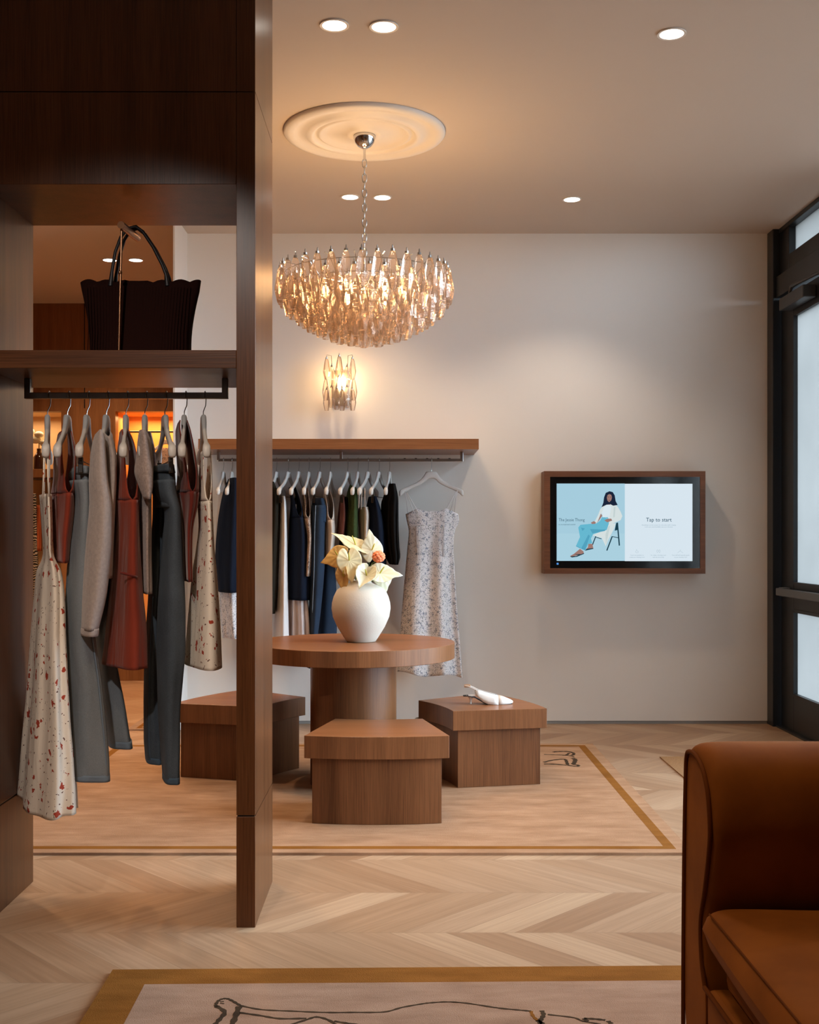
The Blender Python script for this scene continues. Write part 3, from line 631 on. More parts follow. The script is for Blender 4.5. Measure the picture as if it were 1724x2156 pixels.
def pt(row, t, Yc, A, de, fold, kf, ph, wav, drop_=0):
    """one point of a cloth tube: row=(y_px, left, right); t angle, 0 = nearest edge"""
    y, l, r = row[:3]; mid = (l+r)/2; hf = (r-l)/2
    f = 1+fold*math.sin(kf*t+ph+y*.006)
    Y = Yc-A*math.cos(t)+fold*.15*min(1, A/.1)*math.sin(kf*t+ph+y*.004+.6*math.sin(y*.011+ph))
    px = mid+hf*math.sin(t+de)*min(f, 1.04)+wav*math.sin(y*.02+ph)
    X = (px-VX)*Y/F
    z = CZ-(y-VY)*Yc/F-drop_*abs(math.cos(t))**1.6
    return Vector((X, Y, z))
def tubecloth(m, rows, Yc, A, de=0.0, fold=.10, kf=6, ph=0.0, wav=0.0, n=None, seg=56, Af=None, hem=0, sh=0.0, armhole=None, close_top=False, trange=None):
    rows = sorted(rows); n = n or max(10, int((rows[-1][0]-rows[0][0])/7)); R_ = lerp_rows(rows, n); ys = rows[0][0]; ye = rows[-1][0]
    def Aat(y): return A if Af is None else Af((y-ys)/(ye-ys))
    out = []
    for rw in R_:
        q = (rw[0]-ys)/(ye-ys); fo = fold*min(1, .25+q*1.2); dq = sh*max(0, 1-(rw[0]-ys)/110.0)
        if armhole and rw[0] < armhole: out.append(None); continue
        row = []
        for k in range(seg):
            t = 2*PI*k/seg; v = pt(rw, t, Yc, Aat(rw[0]), de, fo, kf, ph, wav, dq)
            if hem and q > .9: v.z += hem*math.sin(2*t+ph)*(q-.9)*10
            row.append(v)
        out.append(row)
    body = [r for r in out if r is not None]
    m.grid(body, closed=True)
    if armhole:
        top = [rw for rw in R_ if rw[0] < armhole]+[R_[len([r for r in R_ if r[0] < armhole])]]
        L_ = len(top)-1
        for side in (0, 1):
            rr = []
            for i, rw in enumerate(top):
                g_ = 1-i/L_; t0 = .95*(g_**.45) if g_ > 0 else 0
                row = []
                for k in range(17):
                    t = t0+(PI-2*t0)*k/16+side*PI
                    q = (rw[0]-ys)/(ye-ys); row.append(pt(rw, t, Yc, Aat(rw[0]), de, fold*.25, kf, ph, wav, sh*.5*max(0, 1-(rw[0]-ys)/110.0)))
                rr.append(row)
            m.grid(rr)
    elif close_top and body:
        m.f.append(tuple(range(len(m.v)-len(body)*seg, len(m.v)-len(body)*seg+seg)))
    return m
def straps(m, pts_list, r=.0022, n=6, flat=None):
    m.strands = [MB().tube(pts, r, n, flat=flat) for pts in pts_list]
    return m
def G(m, name, mat, label, group, cat, parent=None, **kw):
    kw.setdefault('thick', .0025)
    if hasattr(m, 'strands'):
        for q in m.strands: q.build(name, mat, parent, smooth=True, angle=0, **kw)
        return None
    o = m.build(name, mat, parent, smooth=True, angle=0, **kw)
    if parent is None: tag(o, label, cat, group)
    return o
HF, HB = 'white hangers on the cabinet rail', 'white hangers on the wall rail'
GF, GB = 'clothes hanging in the wooden display frame', 'clothes hanging on the wall rail'
YC = RY
NR = YC-.20
hf = [(100, 96, 'holding the long cream floral dress', False), (142, 121, 'holding the short rust square neck top', False), (183, 167, 'clipping the pale blue jeans', True),
      (224, 207, 'holding the pale knit jumper', False), (265, 259, 'holding the long rust dress', False), (305, 299, 'holding the beige marl T-shirt', False), (347, 363, 'clipping the dark jeans', True),
      (388, 383, 'holding the dark red sleeveless blouse', False), (428, 435, 'holding the short cream floral dress', False)]
for hx, tx, lab, cp in hf: hanger(hx, tx, 'front', 'white wooden hanger on the cabinet rail, '+lab, HF, cp)
hfmap = hf
# 1 long floral dress
m = MB(); rows = [(1042, 83, 108), (1110, 88, 110), (1162, 91, 111), (1180, 88, 117), (1203, 78, 128), (1255, 73, 135), (1337, 66, 138), (1482, 56, 146), (1569, 48, 154), (1640, 43, 160), (1692, 39, 163)]
tubecloth(m, rows, YC-.02, .16, .5, .10, 7, .4, seg=88, Af=lambda q: .13+.10*q, hem=.012)
dress = G(m, 'floral_dress', 'floral_cream', 'long cream strappy dress with small red flowers at the left end of the cabinet rail', GF, 'dress')
sm = MB()
straps(sm, [[W(93, 950, NR), W(92, 1000, NR), W(90, 1050, NR)], [W(101, 950, NR+.01), W(101, 1000, NR), W(103, 1046, NR)], [W(94, 945, YC+.15), W(93, 1040, YC+.1)], [W(104, 945, YC+.15), W(104, 1040, YC+.1)]], .003)
G(sm, 'shoulder_strap', 'floral_cream', None, None, None, dress, thick=0)
# 2 rust top
m = MB(); tubecloth(m, [(912, 122, 150), (960, 114, 160), (1010, 112, 160), (1036, 108, 158), (1080, 108, 156), (1140, 112, 148), (1184, 116, 144)], YC, .15, .5, .06, 5, 1.0, armhole=1036)
G(m, 'square_neck_shirt', 'rust', 'short rust red sleeveless top second from the left on the cabinet rail', GF, 'top')
# 3 light jeans
def jeans(near, far, waist, mat, seam, label, group, Yc=YC, dA=.16, name='jeans', seamspec=None):
    m = MB(); tubecloth(m, waist, Yc, dA-.012, .5, .03, 4, 0)
    ns = seamspec
    tubecloth(m, near, Yc-dA*.52, dA*.5, .35, .05, 4, 1.2)
    tubecloth(m, far, Yc+dA*.52, dA*.5, .35, .05, 4, 2.0)
    o = G(m, name, mat, label, group, 'jeans')
    s_ = MB()
    for rows, yy, side in ns:
        R_ = lerp_rows(rows, 30); pts = []
        for rw in R_:
            px = rw[1]+(rw[2]-rw[1])*side; pts.append(W(px, rw[0], yy))
        s_.tube(pts, .003, 5)
    G(s_, 'side_seam', seam, None, None, None, o, thick=0)
    return o
waist = [(988, 150, 186), (1000, 143, 190), (1040, 158, 190), (1062, 156, 192), (1110, 151, 196)]
near = [(1075, 160, 186), (1110, 152, 192), (1150, 146, 192), (1240, 140, 195), (1337, 138, 199), (1430, 139, 212), (1540, 141, 224), (1600, 139, 229), (1634, 138, 230)]
far = [(1090, 168, 196), (1200, 180, 220), (1300, 190, 234), (1400, 205, 246), (1480, 214, 262), (1540, 222, 272), (1568, 227, 277)]
waist = waist[:3]+[(1078, 158, 188)]; near = [(1012, 146, 190), (1050, 157, 191)]+near[1:]; far = [(1012, 150, 190)]+far
o = jeans(near, far, waist, 'denim_light', 'denim_seam', 'wide leg pale blue jeans clipped third from the left on the cabinet rail', GF, seamspec=[(near[2:], YC-.15, .93), (far[3:], YC+.03, .93)])
wb = MB(); tubecloth(wb, [(986, 150, 187), (1002, 147, 190)], YC, .165, .5, .02, 4, 0, n=3); G(wb, 'waistband', 'denim_light', None, None, None, o)
hm = MB(); tubecloth(hm, [(1624, 137, 231), (1638, 137, 231)], YC-.083, .083, .35, .05, 4, 1.2, n=3); tubecloth(hm, [(1555, 224, 277), (1570, 226, 279)], YC+.083, .082, .35, .05, 4, 2.0, n=3); G(hm, 'hem', 'denim_seam', None, None, None, o)
# 4 knit jumper: body and two sleeves
m = MB(); tubecloth(m, [(908, 214, 232), (930, 206, 240), (965, 205, 246), (1010, 206, 246), (1080, 208, 242), (1160, 208, 238), (1215, 206, 236)], YC, .15, .6, .06, 5, .5, sh=.03)
o = G(m, 'knit_jumper', 'knit', 'pale mauve long sleeved knit jumper fourth from the left on the cabinet rail', GF, 'jumper')
for yc, dx, sl in ((YC-.17, 0, 1), (YC+.17, 17, 0)):
    m = MB(); tubecloth(m, [(908, 208+dx, 214+dx), (916, 200+dx, 219+dx), (945, 193+dx, 222+dx), (1008, 188+dx, 227+dx), (1066, 189+dx, 236+dx), (1139, 183+dx, 236+dx), (1200, 178+dx, 231+dx), (1255, 174+dx, 224+dx), (1325, 171+dx, 207+dx)], yc, .06, .2, .05, 3, .2, close_top=True)
    tubecloth(m, [(1322, 171+dx, 208+dx), (1330, 170+dx, 208+dx), (1338, 171+dx, 206+dx)], yc, .058, .2, .02, 3, .2, n=3); G(m, 'sleeve', 'knit', None, None, None, o)
# 5 rust dress
m = MB(); tubecloth(m, [(908, 252, 270), (935, 249, 282), (980, 244, 291), (1020, 238, 293), (1049, 235, 293), (1100, 239, 293), (1168, 234, 295), (1240, 228, 299), (1313, 220, 306), (1398, 211, 308)], YC-.02, .15, .55, .07, 5, .3, armhole=1049, Af=lambda q: .14+.05*q)
o = G(m, 'sleeveless_dress', 'rust', 'rust red sleeveless dress in the middle of the cabinet rail', GF, 'dress')
m = MB(); m.tube([W(254, 1206, NR-.012), W(272, 1210, NR-.018), W(288, 1216, NR+.012)], .0035, 5, flat=1.4); G(m, 'pocket_welt', 'dark_rust', None, None, None, o, thick=0)
# 6 marl tee
m = MB(); tubecloth(m, [(908, 296, 308), (930, 292, 318), (990, 292, 322), (1055, 291, 318), (1160, 293, 318), (1240, 294, 320), (1247, 294, 320)], YC, .15, .5, .07, 6, .9, sh=.03)
o = G(m, 't_shirt', 'marl', 'beige marl short sleeved T-shirt between the rust dress and dark jeans', GF, 't-shirt')
m = MB(); tubecloth(m, [(908, 293, 306), (930, 290, 312), (960, 288, 316), (994, 284, 322), (1020, 292, 322), (1052, 304, 318)], YC-.17, .062, .2, .05, 3, 0, close_top=True); G(m, 'sleeve', 'marl', None, None, None, o)
m = MB(); tubecloth(m, [(912, 310, 318), (950, 312, 326), (994, 316, 330)], YC+.16, .045, .2, .05, 3, 0, close_top=True); G(m, 'sleeve', 'marl', None, None, None, o)
# 7 dark jeans
waist = [(984, 322, 366), (1000, 318, 368), (1040, 321, 371), (1080, 323, 374), (1110, 330, 372)]
far = [(1050, 328, 348), (1080, 322, 350), (1150, 318, 346), (1255, 313, 345), (1330, 308, 342), (1395, 305, 342), (1480, 303, 340), (1560, 303, 341), (1600, 306, 342)]
near = [(1040, 352, 370), (1075, 346, 380), (1139, 342, 384), (1200, 338, 386), (1284, 333, 389), (1360, 331, 389), (1424, 332, 384), (1500, 334, 378), (1569, 338, 378), (1641, 343, 377)]
waist = waist[:3]+[(1070, 326, 368)]; near = [(1012, 322, 369), (1040, 328, 372)]+near[1:]; far = [(1012, 322, 360)]+far[1:]
o = jeans(near, far, waist, 'denim_dark', 'denim_seam_dark', 'dark blue jeans clipped third from the right on the cabinet rail', GF, seamspec=[(near, YC-.155, .60), (far[3:], YC+.02, .3)])
hm = MB(); tubecloth(hm, [(1629, 342, 378), (1643, 342, 378)], YC-.083, .083, .35, .05, 4, 1.2, n=3); tubecloth(hm, [(1589, 305, 342), (1602, 306, 342)], YC+.083, .082, .35, .05, 4, 2.0, n=3); G(hm, 'hem', 'denim_seam_dark', None, None, None, o)
wb = MB(); tubecloth(wb, [(982, 322, 366), (998, 318, 369)], YC, .165, .5, .02, 4, 0, n=3); G(wb, 'waistband', 'denim_dark', None, None, None, o)
# 8 dark red blouse
m = MB(); tubecloth(m, [(890, 374, 394), (907, 370, 400), (950, 372, 409), (994, 374, 416), (1023, 372, 418), (1040, 369, 418), (1066, 376, 415), (1110, 382, 406), (1168, 385, 404), (1222, 387, 405)], YC, .16, .5, .10, 6, 1.2, armhole=1036)
G(m, 'sleeveless_blouse', 'dark_rust', 'dark red sleeveless blouse second from the right on the cabinet rail', GF, 'blouse')
# 9 short floral dress
m = MB(); tubecloth(m, [(952, 422, 444), (1000, 419, 446), (1056, 416, 447), (1110, 418, 449), (1160, 412, 452), (1197, 406, 456), (1255, 400, 460), (1330, 394, 464), (1400, 389, 466)], YC-.02, .13, .5, .05, 4, .1, armhole=1056, Af=lambda q: .12+.06*q)
G(m, 'short_floral_dress', 'floral_cream', 'short cream dress with red flowers at the right end of the cabinet rail', GF, 'dress')
# ---- wall rail
hb = [(470, 459, 'carrying the navy cardigan left of the wooden post', False), (488, 478, 'just left of the wooden post', False), (582, 566, 'carrying the black trousers right of the wooden post', False), (607, 587, 'clipping the white trousers', True),
      (629, 613, 'carrying the navy tank dress', False), (650, 640, 'carrying the lace trimmed floral top', False), (673.5, 659, 'clipping the blue jeans', True), (695.5, 687, 'carrying the cream tank top', False), (732, 716, 'clipping the mauve skirt', True),
      (753.5, 742, 'carrying the green jumper', False), (775, 756, 'carrying the cream camisole', False), (798, 781, 'clipping the navy trousers', True), (820, 812, 'carrying the black top', False)]
for hx, tx, lab, cp in hb: hanger(hx, tx, 'back', 'white wooden hanger on the wall rail, '+lab, HB, cp)
hanger(908, 0, 'back', 'white wooden hanger facing the room, carrying the long blue floral dress', HB, False, rot=PI)
def GBk(name, mat, rows, label, cat, A=.15, de=.5, yc=BY, **kw):
    m = MB(); tubecloth(m, rows, yc, A, de, kw.pop('fold', .07), kw.pop('kf', 5), kw.pop('ph', .5), **kw)
    return G(m, name, mat, label, GB, cat)
o = GBk('camisole', 'cream_cloth', [(1036, 461, 474), (1100, 456, 472), (1180, 449, 468), (1200, 450, 466)], 'cream lace camisole edge showing left of the navy cardigan', 'top', A=.05, yc=BY+.16)
GBk('cardigan', 'navy', [(1008, 481, 498), (1030, 472, 502), (1060, 465, 503), (1100, 459, 503), (1168, 454, 503), (1215, 456, 500), (1246, 459, 498)], 'navy cardigan on the wall rail left of the wooden post', 'cardigan', A=.17)
GBk('floral_skirt', 'floral_blue', [(1225, 462, 500), (1300, 464, 505), (1342, 468, 508)], 'white skirt with blue sprigs showing below the navy cardigan', 'skirt', A=.12, fold=.12)
GBk('black_trousers', 'olive_black', [(1016, 562, 577), (1050, 556, 588), (1154, 552, 586), (1240, 550, 582), (1290, 548, 578)], 'black trousers on the wall rail just right of the wooden post', 'trousers')
o = GBk('white_trousers', 'white_cloth', [(1046, 589, 600), (1060, 588, 602), (1119, 586, 604), (1206, 583, 605), (1270, 580, 606), (1333, 576, 607), (1385, 574, 608)], 'long white trousers on the wall rail between black and navy clothes', 'trousers', A=.15)
GBk('sheer_skirt', 'sheer_cloth', [(1200, 606, 645), (1262, 604, 648), (1310, 602, 652), (1370, 600, 655)], 'sheer white skirt hem below the navy tank dress', 'skirt', A=.12, fold=.14, kf=9)
GBk('tank_dress', 'navy', [(1026, 608, 622), (1055, 612, 632), (1088, 610, 640), (1119, 609, 646), (1200, 604, 650), (1262, 599, 652)], 'short navy tank dress on the wall rail between white trousers and floral top', 'dress', armhole=1088)
GBk('lace_camisole', 'floral_pink', [(1028, 634, 648), (1060, 638, 652), (1085, 630, 655), (1103, 631, 656), (1130, 640, 657), (1165, 638, 656), (1212, 636, 653)], 'pinkish floral top with lace trim left of the blue jeans', 'top', armhole=1085, fold=.12)
w_ = [(1050, 658, 682), (1080, 656, 688), (1100, 658, 688)]
nr = [(1064, 656, 686), (1120, 654, 684), (1200, 653, 682), (1290, 651, 674), (1340, 650, 668), (1405, 645, 662)]
frr = [(1064, 664, 688), (1110, 668, 694), (1172, 676, 702), (1240, 672, 707), (1330, 664, 708), (1390, 660, 709)]
jeans(nr, frr, w_, 'denim_blue', 'denim_seam', 'deep blue jeans clipped on the wall rail left of the vase', GB, Yc=BY, seamspec=[(nr[:4], BY-.155, .28)])
GBk('sleeveless_shirt', 'cream_cloth', [(1030, 680, 694), (1060, 680, 702), (1091, 676, 704), (1120, 679, 706), (1160, 682, 701), (1175, 683, 698)], 'shimmery cream tank top on the wall rail left of the flowers', 'top', armhole=1091)
GBk('mauve_skirt', 'mauve', [(1044, 716, 724), (1085, 712, 729), (1127, 709, 726)], 'small mauve brown skirt on the wall rail above the flowers', 'skirt', A=.13)
GBk('black_skirt', 'black_cloth', [(1048, 722, 731), (1100, 719, 730), (1150, 714, 728), (1168, 716, 726)], 'black skirt behind the mauve skirt above the flowers', 'skirt', A=.12, yc=BY+.03)
GBk('green_jumper', 'green_knit', [(1020, 736, 747), (1035, 731, 752), (1100, 723, 753), (1140, 724, 754), (1190, 726, 754)], 'dark green knit jumper above the flowers', 'jumper', A=.17, sh=.02)
o = GBk('cream_camisole', 'cream_cloth', [(1068, 755, 775), (1085, 754, 778), (1120, 756, 776), (1150, 758, 774)], 'cream satin camisole with thin straps right of the green jumper', 'top', A=.13)
m = MB(); yn = BY-.18; straps(m, [[W(757, 1030, yn), W(755, 1070, yn)], [W(762, 1030, yn), W(760, 1072, yn)], [W(768, 1028, yn), W(768, 1068, yn)]], .0025); G(m, 'shoulder_strap', 'cream_cloth', None, None, None, o, thick=0)
GBk('navy_trousers', 'navy', [(1046, 776, 792), (1065, 772, 799), (1100, 770, 807), (1140, 772, 811), (1210, 775, 813)], 'dark navy trousers clipped on the wall rail left of the black top', 'trousers')
GBk('black_shirt', 'black_cloth', [(1020, 814, 832), (1045, 808, 837), (1060, 803, 838), (1100, 803, 838), (1150, 808, 840), (1172, 812, 842), (1188, 820, 838)], 'crinkled black top last in the row before the empty rail', 'top', fold=.14, kf=9)
# frontal dress
m = MB(); YD = BY
rows = [(1076, 854, 964), (1090, 856, 966), (1100, 858, 964), (1118, 861, 957), (1150, 858, 954), (1185, 855, 956), (1240, 850, 959), (1300, 845, 963), (1360, 841, 968), (1400, 838, 971), (1420, 836, 973)]
R_ = lerp_rows(rows, 60); rr = []
for i, rw in enumerate(R_):
    y, l, r = rw; q = i/60; row = []
    for k in range(120):
        t = 2*PI*k/120; c, s_ = math.cos(t), math.sin(t); mid, h = (l+r)/2, (r-l)/2
        dep = (.035+.035*q)*(1+.0*c)
        fo = (.003+.034*q)*math.sin(7.0*c+1.2+.5*math.sin(q*2.5)+1.2*c*c)*(1 if s_ < 0 else .5)
        X = (mid+h*c-VX)*YD/F; Yv = YD+dep*(abs(s_)**.8)*math.copysign(1, s_)+fo
        z = CZ-(y-VY)*YD/F
        if i < 8: z += (-.018*max(0, 1-abs(abs(c)-.55)/.25)*-1 if s_ < 0 else 0)*(1-i/8) - (.02*max(0, abs(c)-.75)*4)*(1-i/8)
        if q > .9: z += -.012*math.cos(c*5+.6)*(q-.9)*10-.012*c*(q-.9)*10
        row.append((X, Yv, z))
    rr.append(row)
m.grid(rr, closed=True)
fd = G(m, 'blue_floral_dress', 'floral_blue', 'long white strappy dress with blue sprig print facing the room at the rail end', GB, 'dress')
sm = MB(); sm.strands = []
for a, b_, dy in (((853, 1034), (859, 1082), .0), ((855, 1036), (870, 1076), -.03), ((857, 1038), (880, 1078), -.035), ((963, 1032), (956, 1080), .0), ((962, 1034), (948, 1076), -.03), ((960, 1036), (936, 1078), -.035)):
    sm.strands.append(MB().tube([W(a[0], a[1], YD-.008), W(b_[0], b_[1], YD+dy)], .0025, 6))
G(sm, 'shoulder_strap', 'white_cloth', None, None, None, fd, thick=0)
sm = MB(); sm.strands = []
for x in (877, 879.5, 882, 930, 932.5, 935):
    sm.strands.append(MB().tube([W(x, 1108, YD-.044), W(x+1, 1150, YD-.050), W(x+2, 1172, YD-.052)], .0016, 5))
G(sm, 'pin_tuck', 'white_cloth', None, None, None, fd, thick=0)
# far recess clothes, small
yq = YF+.3
def far_thing(px, y0, y1, w, mat, name, label, cat):
    m = MB(); tubecloth(m, [(y0, px-w*.6, px+w*.6), ((y0+y1)/2, px-w*.9, px+w*.9), (y1, px-w, px+w)], yq, .12, .4, .08, 5, px, seg=32); tag(m.build(name, mat, smooth=True, thick=.003), label, cat, 'clothes in the far room')
far_thing(68, 1040, 1330, 14, 'zebra', 'zebra_dress', 'black and white patterned dress at the far left edge of the opening', 'dress')
far_thing(80, 1064, 1160, 8, 'orange_cloth', 'orange_shirt', 'orange top far behind the long cream floral dress', 'top')
rr_ = MB().tube([(mx0, yq, CZ-(1008-VY)*yq/F), (mx1, yq, CZ-(1008-VY)*yq/F)], .012, 8); tag(rr_.build('far_clothes_rail', 'dark_steel', smooth=True), 'thin metal clothes rail in the far beige recess', 'clothes rail')
tag(MB().box((mx0, YF+.1, fz(1004)), (mx1, YF+.6, fz(986))).build('recess_shelf', 'wood_far', bevel=.002), 'wooden shelf in the far beige recess', 'shelf')
bx_, by_ = (82-VX)*(YF+.3)/F, YF+.3
zb = fz(986)
tag(MB().lathe([(.045, 0), (.05, .02), (.05, .12), (.03, .15), (.018, .17), (.02, .20)], (bx_, by_, zb), 24).build('dark_bottle', 'amber_glass', smooth=True, origin=(bx_, by_, zb)), 'dark glass bottle vase on the far recess shelf', 'bottle')
fl = MB()
for dx, dz, s_ in ((-.03, .28, .05), (.05, .25, .045), (.0, .33, .045), (-.09, .36, .05)): fl.sphere((bx_+dx, by_, zb+dz), s_, 10, 6, (1, .7, .7))
fl.tube([(bx_, by_, zb+.15), (bx_, by_, zb+.3)], .006, 5)
tag(fl.build('white_blossom', 'spathe_white', smooth=True), 'white blossoms in the dark bottle in the far room', 'flowers')
# blouse on hanger in glowing niche
yq = YF+.25; t_ = W(349, 925, yq)
hn = dup(HPROTO[False], (t_.x, t_.y, t_.z), 'pale hanger in the glowing far recess', rz=0); hn['group'] = 'clothes in the far room'
m = MB(); tubecloth(m, [(944, 335, 362), (960, 331, 367), (1000, 334, 364), (1060, 332, 366)], yq, .05, 0, .1, 6, 0, seg=40); tag(m.build('lace_blouse', 'floral_pink', smooth=True, thick=.003), 'patterned blouse hanging in the glowing far recess', 'blouse', 'clothes in the far room')
tag(MB().tube([(nx0, yq, t_.z+.07), (nx1, yq, t_.z+.07)], .01, 8).build('niche_rail', 'dark_steel', smooth=True), 'metal rail across the glowing far recess', 'clothes rail')
# ------------------------------------------------------------------ tote bag and bag stand
BYC = 4.14; sv = F/BYC; SH = 1.921
def bX(px): return (px-VX)/sv
tb = thing('tote_bag', 'dark brown ribbed tote bag with scalloped rim on the cabinet shelf', 'bag', (bX(298), BYC, SH))
m = MB(); rows = []; n = 96; zt_ = CZ-(600-VY)/sv
for i in range(13):
    q = i/12; row = []
    xl = bX(172+22*math.sin(min(1, (1-q)*1.15)*PI/2)); xr = bX(421-22*math.sin(min(1, (1-q)*1.2)*PI/2)); D = .075-.045*q
    for k in range(n):
        t = 2*PI*k/n; c, s_ = math.cos(t), math.sin(t); x = (xl+xr)/2+(xr-xl)/2*math.copysign(abs(c)**.7, c); y = BYC+D*math.copysign(abs(s_)**.5, s_)
        z = SH+(zt_-SH)*q+(.010*abs(math.sin((x-bX(172))/(bX(421)-bX(172))*PI*6.5)) if i == 12 else 0)+(.006 if i == 12 else 0)*abs(c)
        rr2 = 1+.004*math.sin(t*60); row.append((x*1, (y-BYC)*rr2+BYC, z))
    rows.append(row)
m.grid(rows, closed=True); m.f.append(tuple(range(n)))
m.build('bag_body', 'bag_wool', tb, smooth=True, thick=.006, angle=0)
rib = MB()
for k in range(34):
    x = bX(196+k*6.1); rib.tube([(x, BYC-.0755, SH+.004), (x, BYC-.06, SH+.1), (bX(298)+(x-bX(298))*1.07, BYC-.036, zt_-.015)], .0016, 4)
rib.build('ribbing', 'bag_wool', tb)
for dy in (-.03, .03):
    pts = [(bX(237), BYC+dy, zt_-.01), (bX(240), BYC+dy, zt_+.04), (bX(247), BYC+dy, zt_+.11), (bX(258), BYC+dy*.8, zt_+.165), (bX(272), BYC+dy*.5, zt_+.198), (bX(288), BYC+dy*.5, zt_+.204), (bX(303), BYC+dy*.6, zt_+.185), (bX(325), BYC+dy*.8, zt_+.13), (bX(345), BYC+dy, zt_+.065), (bX(353), BYC+dy, zt_+.03), (bX(356), BYC+dy, zt_-.01)]
    MB().tube(pts, [.010, .006]+[.0058]*7+[.006, .010], 8).build('handle', 'bag_leather', tb, smooth=True)
MB().lathe([(.012, 0), (.016, .003), (.012, .006)], (bX(312), BYC-.02, zt_-.002), 16).build('clasp', 'bronze', tb)
bs = thing('bag_stand', 'slim bronze bag stand in front of the dark tote', 'display stand', (bX(268), BYC-.10, SH))
xs = bX(268)-.005
MB().box((xs-.04, BYC-.135, SH), (xs+.04, BYC-.085, SH+.004)).build('base', 'bronze', bs)
zz = 2.372
MB().tube([(xs, BYC-.105, SH), (xs+.01, BYC-.105, zz)], .0045, 8).build('pole', 'bronze', bs, smooth=True)
MB().sphere((xs+.005, BYC-.105, SH+.295), .008, 8, 6).build('knob', 'bronze', bs, smooth=True)
MB().tube([(xs+.012, BYC-.125, zz+.004), (xs+.03, BYC+.05, zz+.004)], .013, 14).build('cross_bar', 'bronze', bs, smooth=True)
# ------------------------------------------------------------------ table
TX, TY, TZ, TR = -.2515, 6.10, .75, .53
tbl = thing('round_table', 'round wooden pedestal table holding the cream vase', 'table', (TX, TY, 0))
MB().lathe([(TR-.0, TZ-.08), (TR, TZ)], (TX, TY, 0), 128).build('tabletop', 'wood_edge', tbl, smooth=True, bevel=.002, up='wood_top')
MB().lathe([(.2253, .006), (.2253, TZ-.08)], (TX, TY, 0), 96).build('pedestal', 'wood_vertical', tbl, smooth=True)
# ------------------------------------------------------------------ stools
def stool(cx, cy, ang, label):
    """inner mid point (cx,cy) of the lid; axis angle ang points outwards"""
    t = thing('wedge_stool', label, 'stool', (cx, cy, 0), 'wedge shaped wooden stools around the table')
    def sector(r0, r1, ha, o0=0):
        pts = []
        for i in range(25): a = ha-2*ha*i/24; pts.append((r0*math.cos(a), r0*math.sin(a)))
        for i in range(25): a = -ha+2*ha*i/24; pts.append((r1*math.cos(a), r1*math.sin(a)))
        c0 = math.cos(ang), math.sin(ang)
        return [(cx+(x-RI)*c0[0]-y*c0[1], cy+(x-RI)*c0[1]+y*c0[0]) for x, y in pts]
    RI, RO, HA = .965, 1.465, .224
    ang_in = .025/RI
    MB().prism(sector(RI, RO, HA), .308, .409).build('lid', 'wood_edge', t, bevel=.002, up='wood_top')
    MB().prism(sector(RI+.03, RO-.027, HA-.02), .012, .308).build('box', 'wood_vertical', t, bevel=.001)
    return t
stool(-.1155+.005, 5.675, -PI/2, 'wedge shaped wooden stool in front of the round table')
stool(.2, 6.149, math.radians(23.5), 'wedge shaped wooden stool with the white shoe on it')
stool(-.655, 6.29, PI-math.radians(28), 'wedge shaped wooden stool partly behind the dark wooden post')
# ------------------------------------------------------------------ vase and flowers
VXx, VYy = -.2115, 6.10
vp = [(.074, 0), (.078, .004), (.093, .026), (.125, .078), (.148, .130), (.1548, .175), (.152, .205), (.144, .235), (.128, .268), (.106, .286), (.075, .300), (.058, .307), (.056, .317), (.060, .322), (.054, .322), (.050, .312), (.055, .300), (.10, .27), (.14, .2), (.14, .15), (.07, .02), (.001, .015)]
vs_ = MB().lathe(vp, (VXx, VYy, TZ+.001), 72, True, True).build('vase', 'vase', smooth=True, origin=(VXx, VYy, TZ), angle=0)
tag(vs_, 'round cream speckled ceramic vase on the round table', 'vase')
def heart(m, c, n, tipdir, s, wid=1.0, curl=.25, fold=0.0):
    n = Vector(n).normalized(); u = Vector(tipdir); u = (u-n*u.dot(n)).normalized(); w = n.cross(u); c = Vector(c); rows = []
    for i in range(0, 11):
        q = i/10; row = []
        for k in range(48):
            th = 2*PI*k/48; d_ = (th+PI) % (2*PI)-PI; ad = abs(d_)
            r = .62+.16*math.exp(-(ad/.55)**2)+.32*math.exp(-(ad/.15)**2)-.02
            if ad > 2.2: r += .06*math.sin((ad-2.2)/(PI-2.2)*PI)-.34*max(0, (ad-2.75)/(PI-2.75))**2
            rr_ = r*q; x = rr_*math.cos(d_); y = rr_*math.sin(d_)*wid
            h = -curl*(q**2)*.5+.10*q*q*(.5+.5*math.cos(3*d_))+.018*math.sin(d_*13)*q+fold*abs(y)*1.2-.10*max(0, x-.7)
            row.append(c+(u*x+w*y+n*h)*s)
        rows.append(row)
    m.grid(rows, closed=True); return m
FG = 'flowers in the cream vase'
def anth(cpx, cpy, Y, n, tip, s, mat, label, curl=.15, wid=1.0, fold=0.0, sp=(0, 0, 1)):
    s *= 1.36; c = W(cpx, cpy, Y); t = thing('anthurium', label, 'flower', c, FG)
    heart(MB(), c, n, tip, s, wid, curl, fold).build('spathe', mat, t, smooth=True, thick=.0016, angle=0)
    nn = Vector(n).normalized(); u = Vector(sp).normalized()
    a = c+nn*.004; e = c+(nn*.55+u*.8).normalized()*s*.42
    MB().tube([a, a.lerp(e, .5)+nn*.003, e], [.0035, .0038, .0022], 8).build('spadix', 'spadix', t, smooth=True)
    mouth = Vector((VXx+max(-.035, min(.035, (c.x-VXx)*.3)), VYy, TZ+.30)); mid = c.lerp(mouth, .5)-nn*.012
    MB().tube([c-nn*.002, mid, mouth, Vector((VXx, VYy, TZ+.06))], .0026, 6).build('stem', 'stem_green', t, smooth=True)
    return t
K = 6.10
